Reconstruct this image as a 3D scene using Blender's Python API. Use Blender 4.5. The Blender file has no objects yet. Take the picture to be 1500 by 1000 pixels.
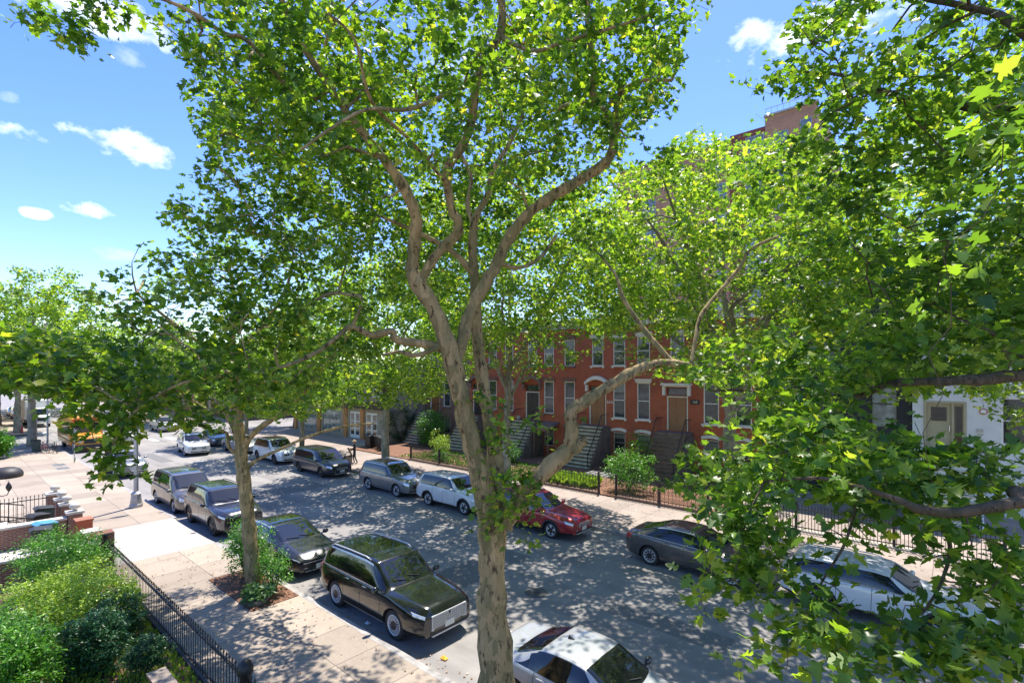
import bpy, math, random
import numpy as np
from mathutils import Vector, Matrix
R = math.radians
random.seed(7)
SC = bpy.context.scene
COL = SC.collection
# ---------------------------------------------------------------- camera geometry (metres; X along the street, Y across it)
H, F, CX, CY = 7.0, 737.0, 750.0, 545.0
_a = math.atan(850 / F)
SS, CC = math.sin(_a), math.cos(_a)
def at(px, py, dep):
    r = (px - CX) / F; u = -(py - CY) / F
    return Vector(((SS*r - CC)*dep, (CC*r + SS)*dep, H + u*dep))
def proj(P):
    P = np.asarray(P)
    r = SS*P[..., 0] + CC*P[..., 1]; f = -CC*P[..., 0] + SS*P[..., 1]
    f = np.where(f < .05, .05, f)
    return CX + F*r/f, CY - F*(P[..., 2]-H)/f, f
# ---------------------------------------------------------------- object helpers
def tag(o, label=None, cat=None, group=None, kind=None):
    if label: o['label'] = label
    if cat: o['category'] = cat
    if group: o['group'] = group
    if kind: o['kind'] = kind
    return o
def empty(name, loc=(0, 0, 0), rz=0, label=None, cat=None, group=None):
    o = bpy.data.objects.new(name, None); COL.objects.link(o)
    o.location = loc; o.rotation_euler = (0, 0, rz); o.empty_display_size = .2
    return tag(o, label, cat, group)
class MB:
    def __init__(s): s.v = []; s.f = []; s.m = []
    def add(s, vs, fs, mi=0):
        b = len(s.v); s.v += [tuple(p) for p in vs]
        s.f += [tuple(i+b for i in f) for f in fs]; s.m += [mi]*len(fs); return s
    def box(s, x0, x1, y0, y1, z0, z1, mi=0, M=None):
        vs = [Vector((x, y, z)) for z in (z0, z1) for y in (y0, y1) for x in (x0, x1)]
        if M is not None: vs = [M @ p for p in vs]
        return s.add(vs, [(0,2,3,1),(4,5,7,6),(0,1,5,4),(2,6,7,3),(0,4,6,2),(1,3,7,5)], mi)
    def beam(s, p0, p1, w, h=None, mi=0):
        p0 = Vector(p0); p1 = Vector(p1); h = h or w; d = p1-p0; L = d.length
        q = d.to_track_quat('X', 'Z').to_matrix().to_4x4(); q.translation = p0
        return s.box(0, L, -w/2, w/2, -h/2, h/2, mi, q)
    def tube(s, pts, rad, n=8, mi=0, cap=True, bump=0):
        pts = [Vector(p) for p in pts]; k = len(pts)
        if not hasattr(rad, '__len__'): rad = [rad]*k
        d = (pts[1]-pts[0]).normalized()
        up = Vector((0, 0, 1)) if abs(d.z) < .9 else Vector((1, 0, 0))
        u = d.cross(up).normalized(); vs = []
        for i, p in enumerate(pts):
            a = pts[max(i-1, 0)]; b = pts[min(i+1, k-1)]; d = (b-a)
            if d.length < 1e-6: d = Vector((0, 0, 1))
            d.normalize(); u = (u - d*u.dot(d)).normalized(); w = d.cross(u)
            for j in range(n):
                t = 2*math.pi*j/n
                r = rad[i]
                if bump:
                    r *= 1 + bump*(math.sin(3*t+p.z*2.3+p.x)+.6*math.sin(5*t-p.z*4.1+1)+.5*math.sin(2*t+p.z*7.7))
                vs.append(p + (u*math.cos(t)+w*math.sin(t))*r)
        fs = [(i*n+j, i*n+(j+1) % n, (i+1)*n+(j+1) % n, (i+1)*n+j) for i in range(k-1) for j in range(n)]
        if cap: fs += [tuple(range(n-1, -1, -1)), tuple(range((k-1)*n, k*n))]
        return s.add(vs, fs, mi)
    def lathe(s, prof, c=(0, 0, 0), axis='Z', n=16, mi=0, sx=1):
        vs = []; k = len(prof)
        for r, h in prof:
            for j in range(n):
                t = 2*math.pi*j/n; a, b = r*math.cos(t), r*math.sin(t)
                if axis == 'Z': p = (c[0]+a, c[1]+b, c[2]+h)
                elif axis == 'Y': p = (c[0]+a, c[1]+h*sx, c[2]+b)
                else: p = (c[0]+h, c[1]+a, c[2]+b)
                vs.append(p)
        fs = [(i*n+j, i*n+(j+1) % n, (i+1)*n+(j+1) % n, (i+1)*n+j) for i in range(k-1) for j in range(n)]
        fs += [tuple(range(n-1, -1, -1)), tuple(range((k-1)*n, k*n))]
        return s.add(vs, fs, mi)
    def prism(s, poly, f0, f1, mi=0):      # poly of 2D points, f0/f1 map 2D -> 3D
        n = len(poly); vs = [f0(*p) for p in poly]+[f1(*p) for p in poly]
        return s.add(vs, [tuple(range(n-1, -1, -1)), tuple(range(n, 2*n))]+[(i, (i+1) % n, n+(i+1) % n, n+i) for i in range(n)], mi)
    def ball(s, c, r, n=10, mi=0):
        k = n//2+1; c = Vector(c); rr = r if hasattr(r, '__len__') else (r, r, r); vs = []
        for i in range(k+1):
            a = math.pi*i/k
            a = min(max(a, .02), math.pi-.02)
            for j in range(n):
                t = 2*math.pi*j/n
                vs.append((c.x+rr[0]*math.sin(a)*math.cos(t), c.y+rr[1]*math.sin(a)*math.sin(t), c.z+rr[2]*math.cos(a)))
        fs = [(i*n+j, (i+1)*n+j, (i+1)*n+(j+1) % n, i*n+(j+1) % n) for i in range(k) for j in range(n)]
        fs += [tuple(range(n)), tuple(range((k+1)*n-1, k*n-1, -1))]
        return s.add(vs, fs, mi)
    def build(s, name, mats, parent=None, smooth=False, angle=None):
        me = bpy.data.meshes.new(name); me.from_pydata(s.v, [], s.f)
        if not isinstance(mats, (list, tuple)): mats = [mats]
        for m in mats: me.materials.append(m)
        if len(mats) > 1: me.polygons.foreach_set('material_index', s.m)
        if smooth:
            me.polygons.foreach_set('use_smooth', [True]*len(me.polygons))
            if angle: me.set_sharp_from_angle(angle=R(angle))
        me.update()
        o = bpy.data.objects.new(name, me); COL.objects.link(o); o.parent = parent
        return o
def bevel(o, w, seg=2):
    m = o.modifiers.new('b', 'BEVEL'); m.width = w; m.segments = seg; m.limit_method = 'ANGLE'; m.angle_limit = R(40); return o
# ---------------------------------------------------------------- materials
class NT:
    def __init__(s, nt): s.nt = nt
    def n(s, t, **kw):
        x = s.nt.nodes.new(t)
        for k, v in kw.items():
            if k.startswith('i_'):
                key = k[2:]; x.inputs[int(key) if key.isdigit() else key.replace('_', ' ')].default_value = v
            else: setattr(x, k, v)
        return x
    def l(s, a, b): s.nt.links.new(a, b)
    def math(s, op, a, b=None, c=None):
        x = s.n('ShaderNodeMath', operation=op)
        for i, v in enumerate((a, b, c)):
            if v is None: continue
            if isinstance(v, (int, float)): x.inputs[i].default_value = v
            else: s.l(v, x.inputs[i])
        return x.outputs[0]
    def noise(s, vec, sc, det=4, rough=.55):
        x = s.n('ShaderNodeTexNoise'); x.inputs['Scale'].default_value = sc
        x.inputs['Detail'].default_value = det; x.inputs['Roughness'].default_value = rough
        if vec is not None: s.l(vec, x.inputs['Vector'])
        return x.outputs['Fac']
    def ramp(s, fac, stops):
        x = s.n('ShaderNodeValToRGB'); e = x.color_ramp.elements
        while len(e) < len(stops): e.new(.5)
        for el, (p, c) in zip(e, stops):
            el.position = p; el.color = (*c, 1) if len(c) == 3 else c
        s.l(fac, x.inputs[0]); return x.outputs[0]
    def mix(s, fac, a, b, mode='MIX'):
        x = s.n('ShaderNodeMix', data_type='RGBA', blend_type=mode)
        for sock, v in ((x.inputs[0], fac), (x.inputs[6], a), (x.inputs[7], b)):
            if isinstance(v, (int, float)): sock.default_value = v
            elif isinstance(v, tuple): sock.default_value = (*v, 1) if len(v) == 3 else v
            else: s.l(v, sock)
        return x.outputs[2]
def newmat(name):
    m = bpy.data.materials.new(name); m.use_nodes = True
    t = NT(m.node_tree); b = m.node_tree.nodes['Principled BSDF']; return m, t, b
def mat(name, col, rough=.6, metal=0, var=.12, sc=6, coat=0, bump=0, spec=.5, world=True):
    m, t, b = newmat(name)
    g = t.n('ShaderNodeNewGeometry').outputs['Position'] if world else t.n('ShaderNodeTexCoord').outputs['Object']
    f = t.noise(g, sc, 5)
    lo = tuple(c*(1-var) for c in col); hi = tuple(min(1, c*(1+var)) for c in col)
    t.l(t.ramp(f, [(.3, lo), (.7, hi)]), b.inputs['Base Color'])
    b.inputs['Roughness'].default_value = rough; b.inputs['Metallic'].default_value = metal
    b.inputs['Coat Weight'].default_value = coat; b.inputs['Coat Roughness'].default_value = .03
    b.inputs['Specular IOR Level'].default_value = spec
    if bump:
        x = t.n('ShaderNodeBump'); x.inputs['Strength'].default_value = bump; x.inputs['Distance'].default_value = .02
        t.l(t.noise(g, sc*5, 4), x.inputs['Height']); t.l(x.outputs[0], b.inputs['Normal'])
    return m
def wallvec(t):
    p = t.n('ShaderNodeSeparateXYZ'); t.l(t.n('ShaderNodeNewGeometry').outputs['Position'], p.inputs[0])
    c = t.n('ShaderNodeCombineXYZ'); t.l(t.math('ADD', p.outputs[0], p.outputs[1]), c.inputs[0]); t.l(p.outputs[2], c.inputs[1])
    return c.outputs[0]
def brickmat(name, c1, c2, mortar, bw=.22, bh=.07, ms=.012):
    m, t, b = newmat(name)
    v = wallvec(t)
    x = t.n('ShaderNodeTexBrick'); t.l(v, x.inputs['Vector'])
    x.inputs['Color1'].default_value = (*c1, 1); x.inputs['Color2'].default_value = (*c2, 1); x.inputs['Mortar'].default_value = (*mortar, 1)
    x.inputs['Scale'].default_value = 1; x.inputs['Brick Width'].default_value = bw; x.inputs['Row Height'].default_value = bh
    x.inputs['Mortar Size'].default_value = ms; x.inputs['Bias'].default_value = 0
    g = t.n('ShaderNodeNewGeometry').outputs['Position']
    f = t.noise(g, .8, 6, .65)
    col = t.mix(.75, x.outputs['Color'], t.ramp(f, [(.3, (.62, .62, .64)), (.5, (.9, .88, .88)), (.7, (1.08, 1.05, 1.03))]), 'MULTIPLY')
    t.l(col, b.inputs['Base Color']); b.inputs['Roughness'].default_value = .85
    bp = t.n('ShaderNodeBump'); bp.inputs['Strength'].default_value = .4; bp.inputs['Distance'].default_value = .01
    t.l(x.outputs['Fac'], bp.inputs['Height']); bp.invert = True; t.l(bp.outputs[0], b.inputs['Normal'])
    return m
def asphaltmat():
    m, t, b = newmat('asphalt')
    g = t.n('ShaderNodeNewGeometry').outputs['Position']
    big = t.noise(g, .35, 5, .6); fine = t.noise(g, 60, 3, .7); 
    mp = t.n('ShaderNodeMapping'); t.l(g, mp.inputs[0]); mp.inputs['Scale'].default_value = (.12, 1.6, 1)
    streak = t.noise(mp.outputs[0], 1, 4)
    c = t.ramp(big, [(.3, (.205, .195, .188)), (.5, (.28, .264, .25)), (.7, (.34, .318, .30))])
    c = t.mix(.7, c, t.ramp(fine, [(.3, (.6, .6, .6)), (.7, (1.35, 1.33, 1.3))]), 'MULTIPLY')
    c = t.mix(.6, c, t.ramp(streak, [(.35, (.75, .75, .77)), (.65, (1.12, 1.12, 1.1))]), 'MULTIPLY')
    vo = t.n('ShaderNodeTexVoronoi', feature='DISTANCE_TO_EDGE'); vo.inputs['Scale'].default_value = .22
    w = t.n('ShaderNodeVectorMath', operation='ADD'); t.l(g, w.inputs[0])
    nz = t.n('ShaderNodeTexNoise'); nz.inputs['Scale'].default_value = 1.2; nz.inputs['Detail'].default_value = 6; t.l(g, nz.inputs['Vector']); t.l(nz.outputs['Color'], w.inputs[1])
    t.l(w.outputs[0], vo.inputs['Vector'])
    cr = t.math('MULTIPLY', t.math('LESS_THAN', vo.outputs['Distance'], .0028), t.math('GREATER_THAN', big, .5))
    c = t.mix(t.math('MULTIPLY', cr, .4), c, (.09, .09, .09))
    t.l(c, b.inputs['Base Color']); b.inputs['Roughness'].default_value = .85
    bp = t.n('ShaderNodeBump'); bp.inputs['Strength'].default_value = .5; bp.inputs['Distance'].default_value = .008
    t.l(fine, bp.inputs['Height']); t.l(bp.outputs[0], b.inputs['Normal'])
    return m
def slabmat(name, c1, c2, sw=1.5, sh=1.5, joint=(.12, .1, .085), stain=.5, ox=0, oy=0):
    m, t, b = newmat(name)
    g = t.n('ShaderNodeNewGeometry').outputs['Position']
    mp = t.n('ShaderNodeMapping'); t.l(g, mp.inputs[0]); mp.inputs['Location'].default_value = (ox, oy, 0)
    x = t.n('ShaderNodeTexBrick'); t.l(mp.outputs[0], x.inputs['Vector']); x.offset = 0
    x.inputs['Color1'].default_value = (*c1, 1); x.inputs['Color2'].default_value = (*c2, 1); x.inputs['Mortar'].default_value = (*joint, 1)
    x.inputs['Scale'].default_value = 1; x.inputs['Brick Width'].default_value = sw; x.inputs['Row Height'].default_value = sh
    x.inputs['Mortar Size'].default_value = .012; x.inputs['Mortar Smooth'].default_value = .3
    f = t.noise(g, .9, 7, .65)
    c = t.mix(stain, x.outputs['Color'], t.ramp(f, [(.25, (.6, .56, .52)), (.5, (.95, .93, .92)), (.75, (1.12, 1.1, 1.08))]), 'MULTIPLY')
    sp = t.noise(g, 14, 5, .7)
    c = t.mix(.5, c, t.ramp(sp, [(.3, (.75, .73, .7)), (.6, (1.1, 1.1, 1.1))]), 'MULTIPLY')
    gum = t.n('ShaderNodeTexVoronoi'); gum.inputs['Scale'].default_value = 2.3; t.l(g, gum.inputs['Vector'])
    c = t.mix(t.math('MULTIPLY', t.math('LESS_THAN', gum.outputs['Distance'], .05), .5), c, (.12, .11, .1))
    t.l(c, b.inputs['Base Color']); b.inputs['Roughness'].default_value = .9
    return m
def barkmat(name, tan, olive, dark, sc=3.0):
    m, t, b = newmat(name)
    g = t.n('ShaderNodeNewGeometry').outputs['Position']
    mp = t.n('ShaderNodeMapping'); t.l(g, mp.inputs[0]); mp.inputs['Scale'].default_value = (1, 1, .38)
    nz = t.n('ShaderNodeTexNoise'); nz.inputs['Scale'].default_value = sc*1.5; nz.inputs['Detail'].default_value = 6; t.l(mp.outputs[0], nz.inputs['Vector'])
    sc_ = t.n('ShaderNodeVectorMath', operation='SCALE'); t.l(nz.outputs['Color'], sc_.inputs[0]); sc_.inputs['Scale'].default_value = .28
    ad = t.n('ShaderNodeVectorMath', operation='ADD'); t.l(mp.outputs[0], ad.inputs[0]); t.l(sc_.outputs[0], ad.inputs[1])
    vo = t.n('ShaderNodeTexVoronoi'); vo.inputs['Scale'].default_value = sc*3.4; t.l(ad.outputs[0], vo.inputs['Vector'])
    sp = t.n('ShaderNodeSeparateColor'); t.l(vo.outputs['Color'], sp.inputs[0])
    a = t.noise(mp.outputs[0], sc*.8, 6, .65); c2 = t.noise(mp.outputs[0], sc*4, 8, .7)
    f = t.math('ADD', t.math('MULTIPLY', sp.outputs[0], .30), t.math('MULTIPLY', a, .92))
    c = t.ramp(f, [(.35, tuple(q*.75 for q in olive)), (.48, olive), (.6, tuple(.5*(o+q) for o, q in zip(olive, tan))), (.72, tan), (.88, tuple(min(1, q*1.3) for q in tan))])
    c = t.mix(t.ramp(c2, [(.555, (0, 0, 0)), (.60, (1, 1, 1))]), c, dark)
    t.l(c, b.inputs['Base Color']); b.inputs['Roughness'].default_value = .9
    bp = t.n('ShaderNodeBump'); bp.inputs['Strength'].default_value = .9; bp.inputs['Distance'].default_value = .035
    t.l(t.math('ADD', f, t.math('MULTIPLY', c2, .6)), bp.inputs['Height']); t.l(bp.outputs[0], b.inputs['Normal'])
    return m
def leafmat(name, stops, trans, tw=.5, rough=.36):
    m, t, b = newmat(name)
    at_ = t.n('ShaderNodeAttribute', attribute_name='lv')
    c = t.ramp(at_.outputs['Fac'], stops)
    t.l(c, b.inputs['Base Color']); b.inputs['Roughness'].default_value = rough; b.inputs['Specular IOR Level'].default_value = .5
    tr = t.n('ShaderNodeBsdfTranslucent'); t.l(t.mix(1.0, c, trans, 'MULTIPLY'), tr.inputs[0])
    mx = t.n('ShaderNodeMixShader'); mx.inputs[0].default_value = tw
    t.l(b.outputs[0], mx.inputs[1]); t.l(tr.outputs[0], mx.inputs[2])
    t.l(mx.outputs[0], m.node_tree.nodes['Material Output'].inputs[0])
    return m
def paint(name, col, metal=.3, rough=.3, coat=1, dust=.15):
    m, t, b = newmat(name)
    g = t.n('ShaderNodeNewGeometry').outputs['Position']
    f = t.noise(g, 3.5, 6, .7)
    d = tuple(c*(1-dust)+.25*dust for c in col)
    t.l(t.ramp(f, [(.4, col), (.75, d)]), b.inputs['Base Color'])
    t.l(t.math('ADD', t.math('MULTIPLY', f, .15), rough), b.inputs['Roughness'])
    b.inputs['Metallic'].default_value = metal; b.inputs['Coat Weight'].default_value = coat; b.inputs['Coat Roughness'].default_value = .04
    return m
def glassmat(name, col=(.02, .025, .028), rough=.04, spec=.8):
    m, t, b = newmat(name)
    g = t.n('ShaderNodeNewGeometry').outputs['Position']
    f = t.noise(g, 2.2, 5, .6)
    t.l(t.ramp(f, [(.35, tuple(c*.5 for c in col)), (.65, tuple(c*1.6 for c in col))]), b.inputs['Base Color'])
    b.inputs['Roughness'].default_value = rough; b.inputs['Specular IOR Level'].default_value = spec; b.inputs['Coat Weight'].default_value = .5
    return m
M = {}
M['asphalt'] = asphaltmat()
M['walk'] = slabmat('sidewalk concrete', (.42, .35, .275), (.30, .25, .20), 1.55, 1.55)
M['walk2'] = slabmat('far sidewalk concrete', (.38, .31, .27), (.31, .26, .225), 1.5, 1.75, ox=.4)
M['drive'] = slabmat('driveway concrete', (.47, .44, .40), (.42, .39, .355), 2.6, 3.6, (.3, .27, .24), .35, ox=1.2)
M['curb'] = mat('curb stone', (.33, .31, .29), .85, var=.3, sc=4, bump=.4)
M['soil'] = mat('soil', (.17, .105, .065), .95, var=.5, sc=5, bump=.8)
M['mulch'] = mat('mulch', (.2, .1, .06), .95, var=.6, sc=9, bump=.9)
M['ground'] = mat('ground earth', (.16, .15, .12), .95, var=.3, sc=.5)
M['brick'] = brickmat('red brick', (.52, .105, .038), (.41, .078, .03), (.34, .15, .09))
M['brickdk'] = brickmat('brown brick', (.24, .085, .05), (.17, .06, .04), (.3, .25, .2))
M['bricktan'] = brickmat('tan brick', (.52, .26, .15), (.45, .22, .12), (.45, .38, .3), .5, .16, .01)
M['brickwine'] = brickmat('wine brick', (.26, .06, .045), (.22, .05, .04), (.3, .2, .16), .5, .16, .01)
M['brown'] = mat('brownstone', (.21, .13, .10), .85, var=.25, sc=3, bump=.4)
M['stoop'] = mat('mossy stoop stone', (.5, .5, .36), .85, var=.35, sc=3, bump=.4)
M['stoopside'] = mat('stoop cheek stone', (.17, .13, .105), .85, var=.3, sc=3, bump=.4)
M['trim'] = mat('cream painted trim', (.74, .70, .62), .6, var=.08, sc=5)
M['white'] = mat('white paint', (.8, .8, .78), .5, var=.06, sc=4)
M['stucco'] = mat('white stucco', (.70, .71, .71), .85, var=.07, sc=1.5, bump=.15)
M['beige'] = mat('beige stucco', (.33, .29, .235), .85, var=.1, sc=2)
M['orange'] = mat('orange painted pillar', (.48, .22, .08), .7, var=.12, sc=3)
M['iron'] = mat('black iron', (.018, .017, .017), .5, var=.3, sc=8)
M['steel'] = mat('galvanised steel', (.42, .42, .41), .5, .6, var=.15)
M['chrome'] = mat('chrome', (.75, .75, .76), .12, 1, var=.03)
M['silver'] = mat('satin silver', (.62, .62, .63), .3, .35, var=.05)
M['rimdk'] = mat('dark rim metal', (.06, .06, .065), .35, .7, var=.1)
M['tyre'] = mat('tyre rubber', (.022, .022, .022), .85, var=.3, sc=20)
M['black'] = mat('black plastic', (.02, .02, .021), .55, var=.2, sc=10)
M['gloss'] = mat('gloss black', (.008, .008, .009), .12, coat=1, var=.2)
M['under'] = mat('underbody', (.012, .012, .012), .9)
M['glass'] = mat('car glass', (.008, .010, .011), .02, var=.02, coat=.6, spec=.7)
M['sideglass'] = mat('tinted side glass', (.005, .006, .0065), .02, var=.02, coat=.5, spec=.7)
M['pane'] = glassmat('window pane', (.035, .042, .045), .05)
M['panepale'] = glassmat('pale window pane', (.16, .2, .19), .08)
M['lens'] = mat('headlight lens', (.62, .64, .66), .08, .3, coat=1, var=.15, sc=30)
M['red'] = mat('taillight lens', (.45, .015, .02), .12, coat=1, var=.2, sc=20)
M['amber'] = mat('amber lens', (.75, .22, .02), .2, coat=1, var=.1)
M['plate'] = mat('plate white', (.7, .69, .62), .5, var=.08)
M['clap'] = mat('charcoal clapboard', (.028, .029, .032), .7, var=.2, sc=3)
M['tan'] = mat('tan door paint', (.42, .37, .24), .55, var=.06, sc=3)
M['wood'] = mat('varnished door wood', (.30, .13, .055), .4, var=.12, sc=6)
M['darkdoor'] = mat('dark door paint', (.035, .025, .022), .4, var=.2)
M['roofmetal'] = mat('pale metal roof', (.62, .63, .64), .45, .3, var=.1)
M['roofdark'] = mat('roof felt', (.09, .09, .09), .9, var=.3, sc=2)
M['terracotta'] = mat('terracotta', (.45, .22, .12), .8, var=.2)
M['pot'] = mat('grey planter', (.2, .17, .15), .85, var=.2)
M['binblk'] = mat('dark bin plastic', (.03, .028, .027), .55, var=.3, sc=7)
M['bingrn'] = mat('green bin plastic', (.05, .085, .07), .55, var=.3, sc=7)
M['blue'] = mat('blue plastic', (.08, .28, .42), .5, var=.2, sc=5)
M['yellow'] = mat('signal yellow', (.75, .36, .03), .5, var=.1)
M['stone'] = mat('pale cut stone', (.55, .50, .43), .85, var=.2, sc=5, bump=.3)
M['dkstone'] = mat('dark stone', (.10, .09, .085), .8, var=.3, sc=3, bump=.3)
M['paintline'] = mat('worn road paint', (.62, .62, .6), .7, var=.25, sc=9)
M['paper'] = mat('litter paper', (.75, .76, .78), .7, var=.1)
M['bark'] = barkmat('plane bark', (.46, .315, .15), (.24, .19, .08), (.11, .065, .03), 2.6)
M['barkdark'] = barkmat('dark bough bark', (.15, .10, .06), (.09, .07, .035), (.05, .035, .02), 5)
M['barkup'] = barkmat('upper plane bark', (.30, .23, .16), (.2, .17, .1), (.12, .09, .06), 4)
M['barkfar'] = barkmat('far plane bark', (.34, .28, .21), (.2, .19, .12), (.12, .1, .07), 3)
M['twig'] = mat('twig bark', (.12, .085, .055), .9, var=.3)
G1 = [(0, (.03, .08, .018)), (.28, (.066, .145, .024)), (.6, (.135, .24, .034)), (.85, (.23, .335, .045)), (1, (.34, .34, .08))]  # leaf greens; the dark end also paints in shade between leaves
M['leaf'] = leafmat('plane leaf', G1, (3.0, 2.7, .7), .5)
M['leaf2'] = leafmat('lighter plane leaf', [(0, (.035, .09, .02)), (.3, (.085, .18, .03)), (.65, (.175, .295, .042)), (1, (.34, .40, .08))], (2.6, 2.4, .7), .5)  # lighter green ramp for all street trees except the mature plane
M['leafdk'] = leafmat('yew leaf', [(0, (.015, .06, .02)), (.6, (.035, .12, .04)), (1, (.06, .19, .05))], (1.3, 1.5, .7), .25)
M['leaflime'] = leafmat('lime shrub leaf', [(0, (.17, .29, .025)), (.6, (.34, .48, .05)), (1, (.5, .6, .11))], (1.4, 1.5, .8), .35)
M['leafmid'] = leafmat('garden shrub leaf', [(0, (.05, .15, .015)), (.6, (.11, .29, .025)), (1, (.18, .38, .035))], (1.4, 1.6, .7), .35)
M['leafpale'] = leafmat('variegated leaf', [(0, (.05, .14, .03)), (.6, (.14, .26, .08)), (1, (.38, .46, .24))], (1.2, 1.3, .8), .3)
M['straw'] = leafmat('dry leaf', [(0, (.2, .1, .05)), (1, (.42, .27, .14))], (1, 1, 1), .2)
# ================================================================= CARS
def smooth_interp(keys, xs, win):
    kx = [k[0] for k in keys]; kv = [k[1] for k in keys]
    fine = np.linspace(xs[0], xs[-1], 801)
    v = np.interp(fine, kx, kv)
    w = max(1, int(win/(fine[1]-fine[0])/2)); ker = np.hanning(2*w+3); ker /= ker.sum()
    pad = len(ker)//2
    vp = np.concatenate([2*v[0]-v[pad:0:-1], v, 2*v[-1]-v[-2:-pad-2:-1]])
    v = np.convolve(vp, ker, 'valid')
    return np.interp(xs, fine, v)
class CarShape:
    def __init__(s, L, W, top, belt, sill=.24, roofw=.72, nose=.30, tail=.16, win=.16, hoodc=.05):
        s.L = L; s.W = W; hl = L/2
        s.xs = np.linspace(-hl, hl, 141)
        X = [(-hl+k*L, v) for k, v in top]; s.zt = smooth_interp(X, s.xs, win)
        s.zbelt = smooth_interp([(-hl+k*L, v) for k, v in belt], s.xs, .25)
        s.zbelt = np.minimum(s.zbelt, s.zt-hoodc)
        hw = W/2
        d0 = np.clip((s.xs+hl)/.55, 0, 1); d1 = np.clip((hl-s.xs)/.85, 0, 1)
        s.hw = hw*(1-tail*(1-d0)**2.2)*(1-nose*(1-d1)**2.4)
        s.sill = sill + .10*np.clip(1-(s.xs+hl)/.5, 0, 1)**1.3 + .03*np.clip(1-(hl-s.xs)/.5, 0, 1)
        s.roofw = roofw
    def ring(s, x):
        g = lambda a: float(np.interp(x, s.xs, a))
        hw, zt, zb, zs = g(s.hw), g(s.zt), g(s.zbelt), g(s.sill)
        gh = max(zt-zb, .01); k = min(1, gh/.42); k = k*k*(3-2*k)
        ye = hw*((1-k)*.80+k*s.roofw); ze = zb+gh*((1-k)*.55+k*.90)
        m = zb-zs
        return [(0, zs), (hw*.84, zs), (hw*.965, zs+.10*m), (hw*1.0, zs+.42*m), (hw*.99, zs+.72*m), (hw*.955, zb-.04*m), (hw*.925, zb),
                (ye, ze), (ye*.90, zt-(.10 if k > .5 else .3)*(zt-ze)-.012*k), (ye*.5, zt-.008), (0, zt)]
    V = {'bot': 1, 'mid': 3, 'sh': 5, 'belt': 6, 'rail': 7, 'top': 10}
    def S(s, x, v, side=1, off=0):
        if off:
            e = .01
            a = s.S(x+e, v, side)-s.S(x-e, v, side); v2 = min(v+.05, 10); v1 = max(v-.05, 0)
            b = s.S(x, v2, side)-s.S(x, v1, side)
            n = b.cross(a)*side
            if n.length < 1e-9: n = Vector((0, 0, 1))
            n.normalize()
            return s.S(x, v, side)+n*off
        x = min(max(x, s.xs[0]), s.xs[-1])
        r = s.ring(x); i = min(int(v), 9); f = v-i
        if 1 <= i <= 5 or i >= 8:   # catmull-rom on the smooth runs
            lo, hi = (1, 6) if i <= 5 else (7, 10)
            p0 = r[max(i-1, lo)]; p1 = r[i]; p2 = r[i+1]; p3 = r[i+2] if i+2 <= hi else ((-r[9][0], r[9][1]) if hi == 10 else r[i+1])
            def cr(a, b, c, d): return .5*(2*b+(c-a)*f+(2*a-5*b+4*c-d)*f*f+(3*b-a-3*c+d)*f**3)
            y, z = cr(p0[0], p1[0], p2[0], p3[0]), cr(p0[1], p1[1], p2[1], p3[1])
        else:
            y = r[i][0]+(r[i+1][0]-r[i][0])*f; z = r[i][1]+(r[i+1][1]-r[i][1])*f
            if i == 6: y += .018*math.sin(math.pi*f)
        return Vector((x, y*side, z))
    def body(s):
        vs_ = [0, 1, 1.5, 2, 2.33, 2.66, 3, 3.25, 3.5, 3.75, 4, 4.25, 4.5, 4.75, 5, 5.5, 6, 6.33, 6.66, 7, 7.33, 7.66, 8, 8.5, 9, 9.5, 10]
        X = np.linspace(-s.L/2, s.L/2, 91); m = MB(); n = 2*len(vs_)-2; V = []
        for x in X:
            V += [s.S(x, v, 1) for v in vs_]+[s.S(x, v, -1) for v in vs_[-2:0:-1]]
        fs = [(i*n+j, (i+1)*n+j, (i+1)*n+(j+1) % n, i*n+(j+1) % n) for i in range(len(X)-1) for j in range(n)]
        fs = [f[::-1] for f in fs]
        # end caps, slightly domed
        k = len(X)-1
        for i, sx in ((0, -1), (k, 1)):
            c = sum((V[i*n+j] for j in range(n)), Vector())/n
            cz = Vector((X[i], 0, c.z))
            ring2 = []
            for j in range(n):
                p = V[i*n+j]; q = cz+(p-cz)*.72; q.x += sx*.05; ring2.append(q)
            b = len(V); V += ring2; V.append(cz+Vector((sx*.065, 0, 0)))
            for j in range(n):
                a, a2, b1, b2 = i*n+j, i*n+(j+1) % n, b+j, b+(j+1) % n
                q = [(a, a2, b2, b1), (b1, b2, b+n)]
                if sx < 0: q = [t[::-1] for t in q]
                fs += [t[::-1] for t in q]
        m.add(V, fs); return m
    def patch(s, m, xa, xb, va, vb, nu=10, nv=6, off=.004, sides=(1, -1), mi=0):
        """xa/xb: x limits as function of t in 0..1 along v."""
        fa = xa if callable(xa) else (lambda t: xa); fb = xb if callable(xb) else (lambda t: xb)
        for sd in sides:
            V = []
            for j in range(nv+1):
                t = j/nv; v = va+(vb-va)*t
                for i in range(nu+1):
                    x = fa(t)+(fb(t)-fa(t))*i/nu
                    V.append(s.S(x, v, sd, off))
            fs = [(j*(nu+1)+i, j*(nu+1)+i+1, (j+1)*(nu+1)+i+1, (j+1)*(nu+1)+i) for j in range(nv) for i in range(nu)]
            if sd > 0: fs = [f[::-1] for f in fs]
            m.add(V, fs, mi)
        return m
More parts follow.
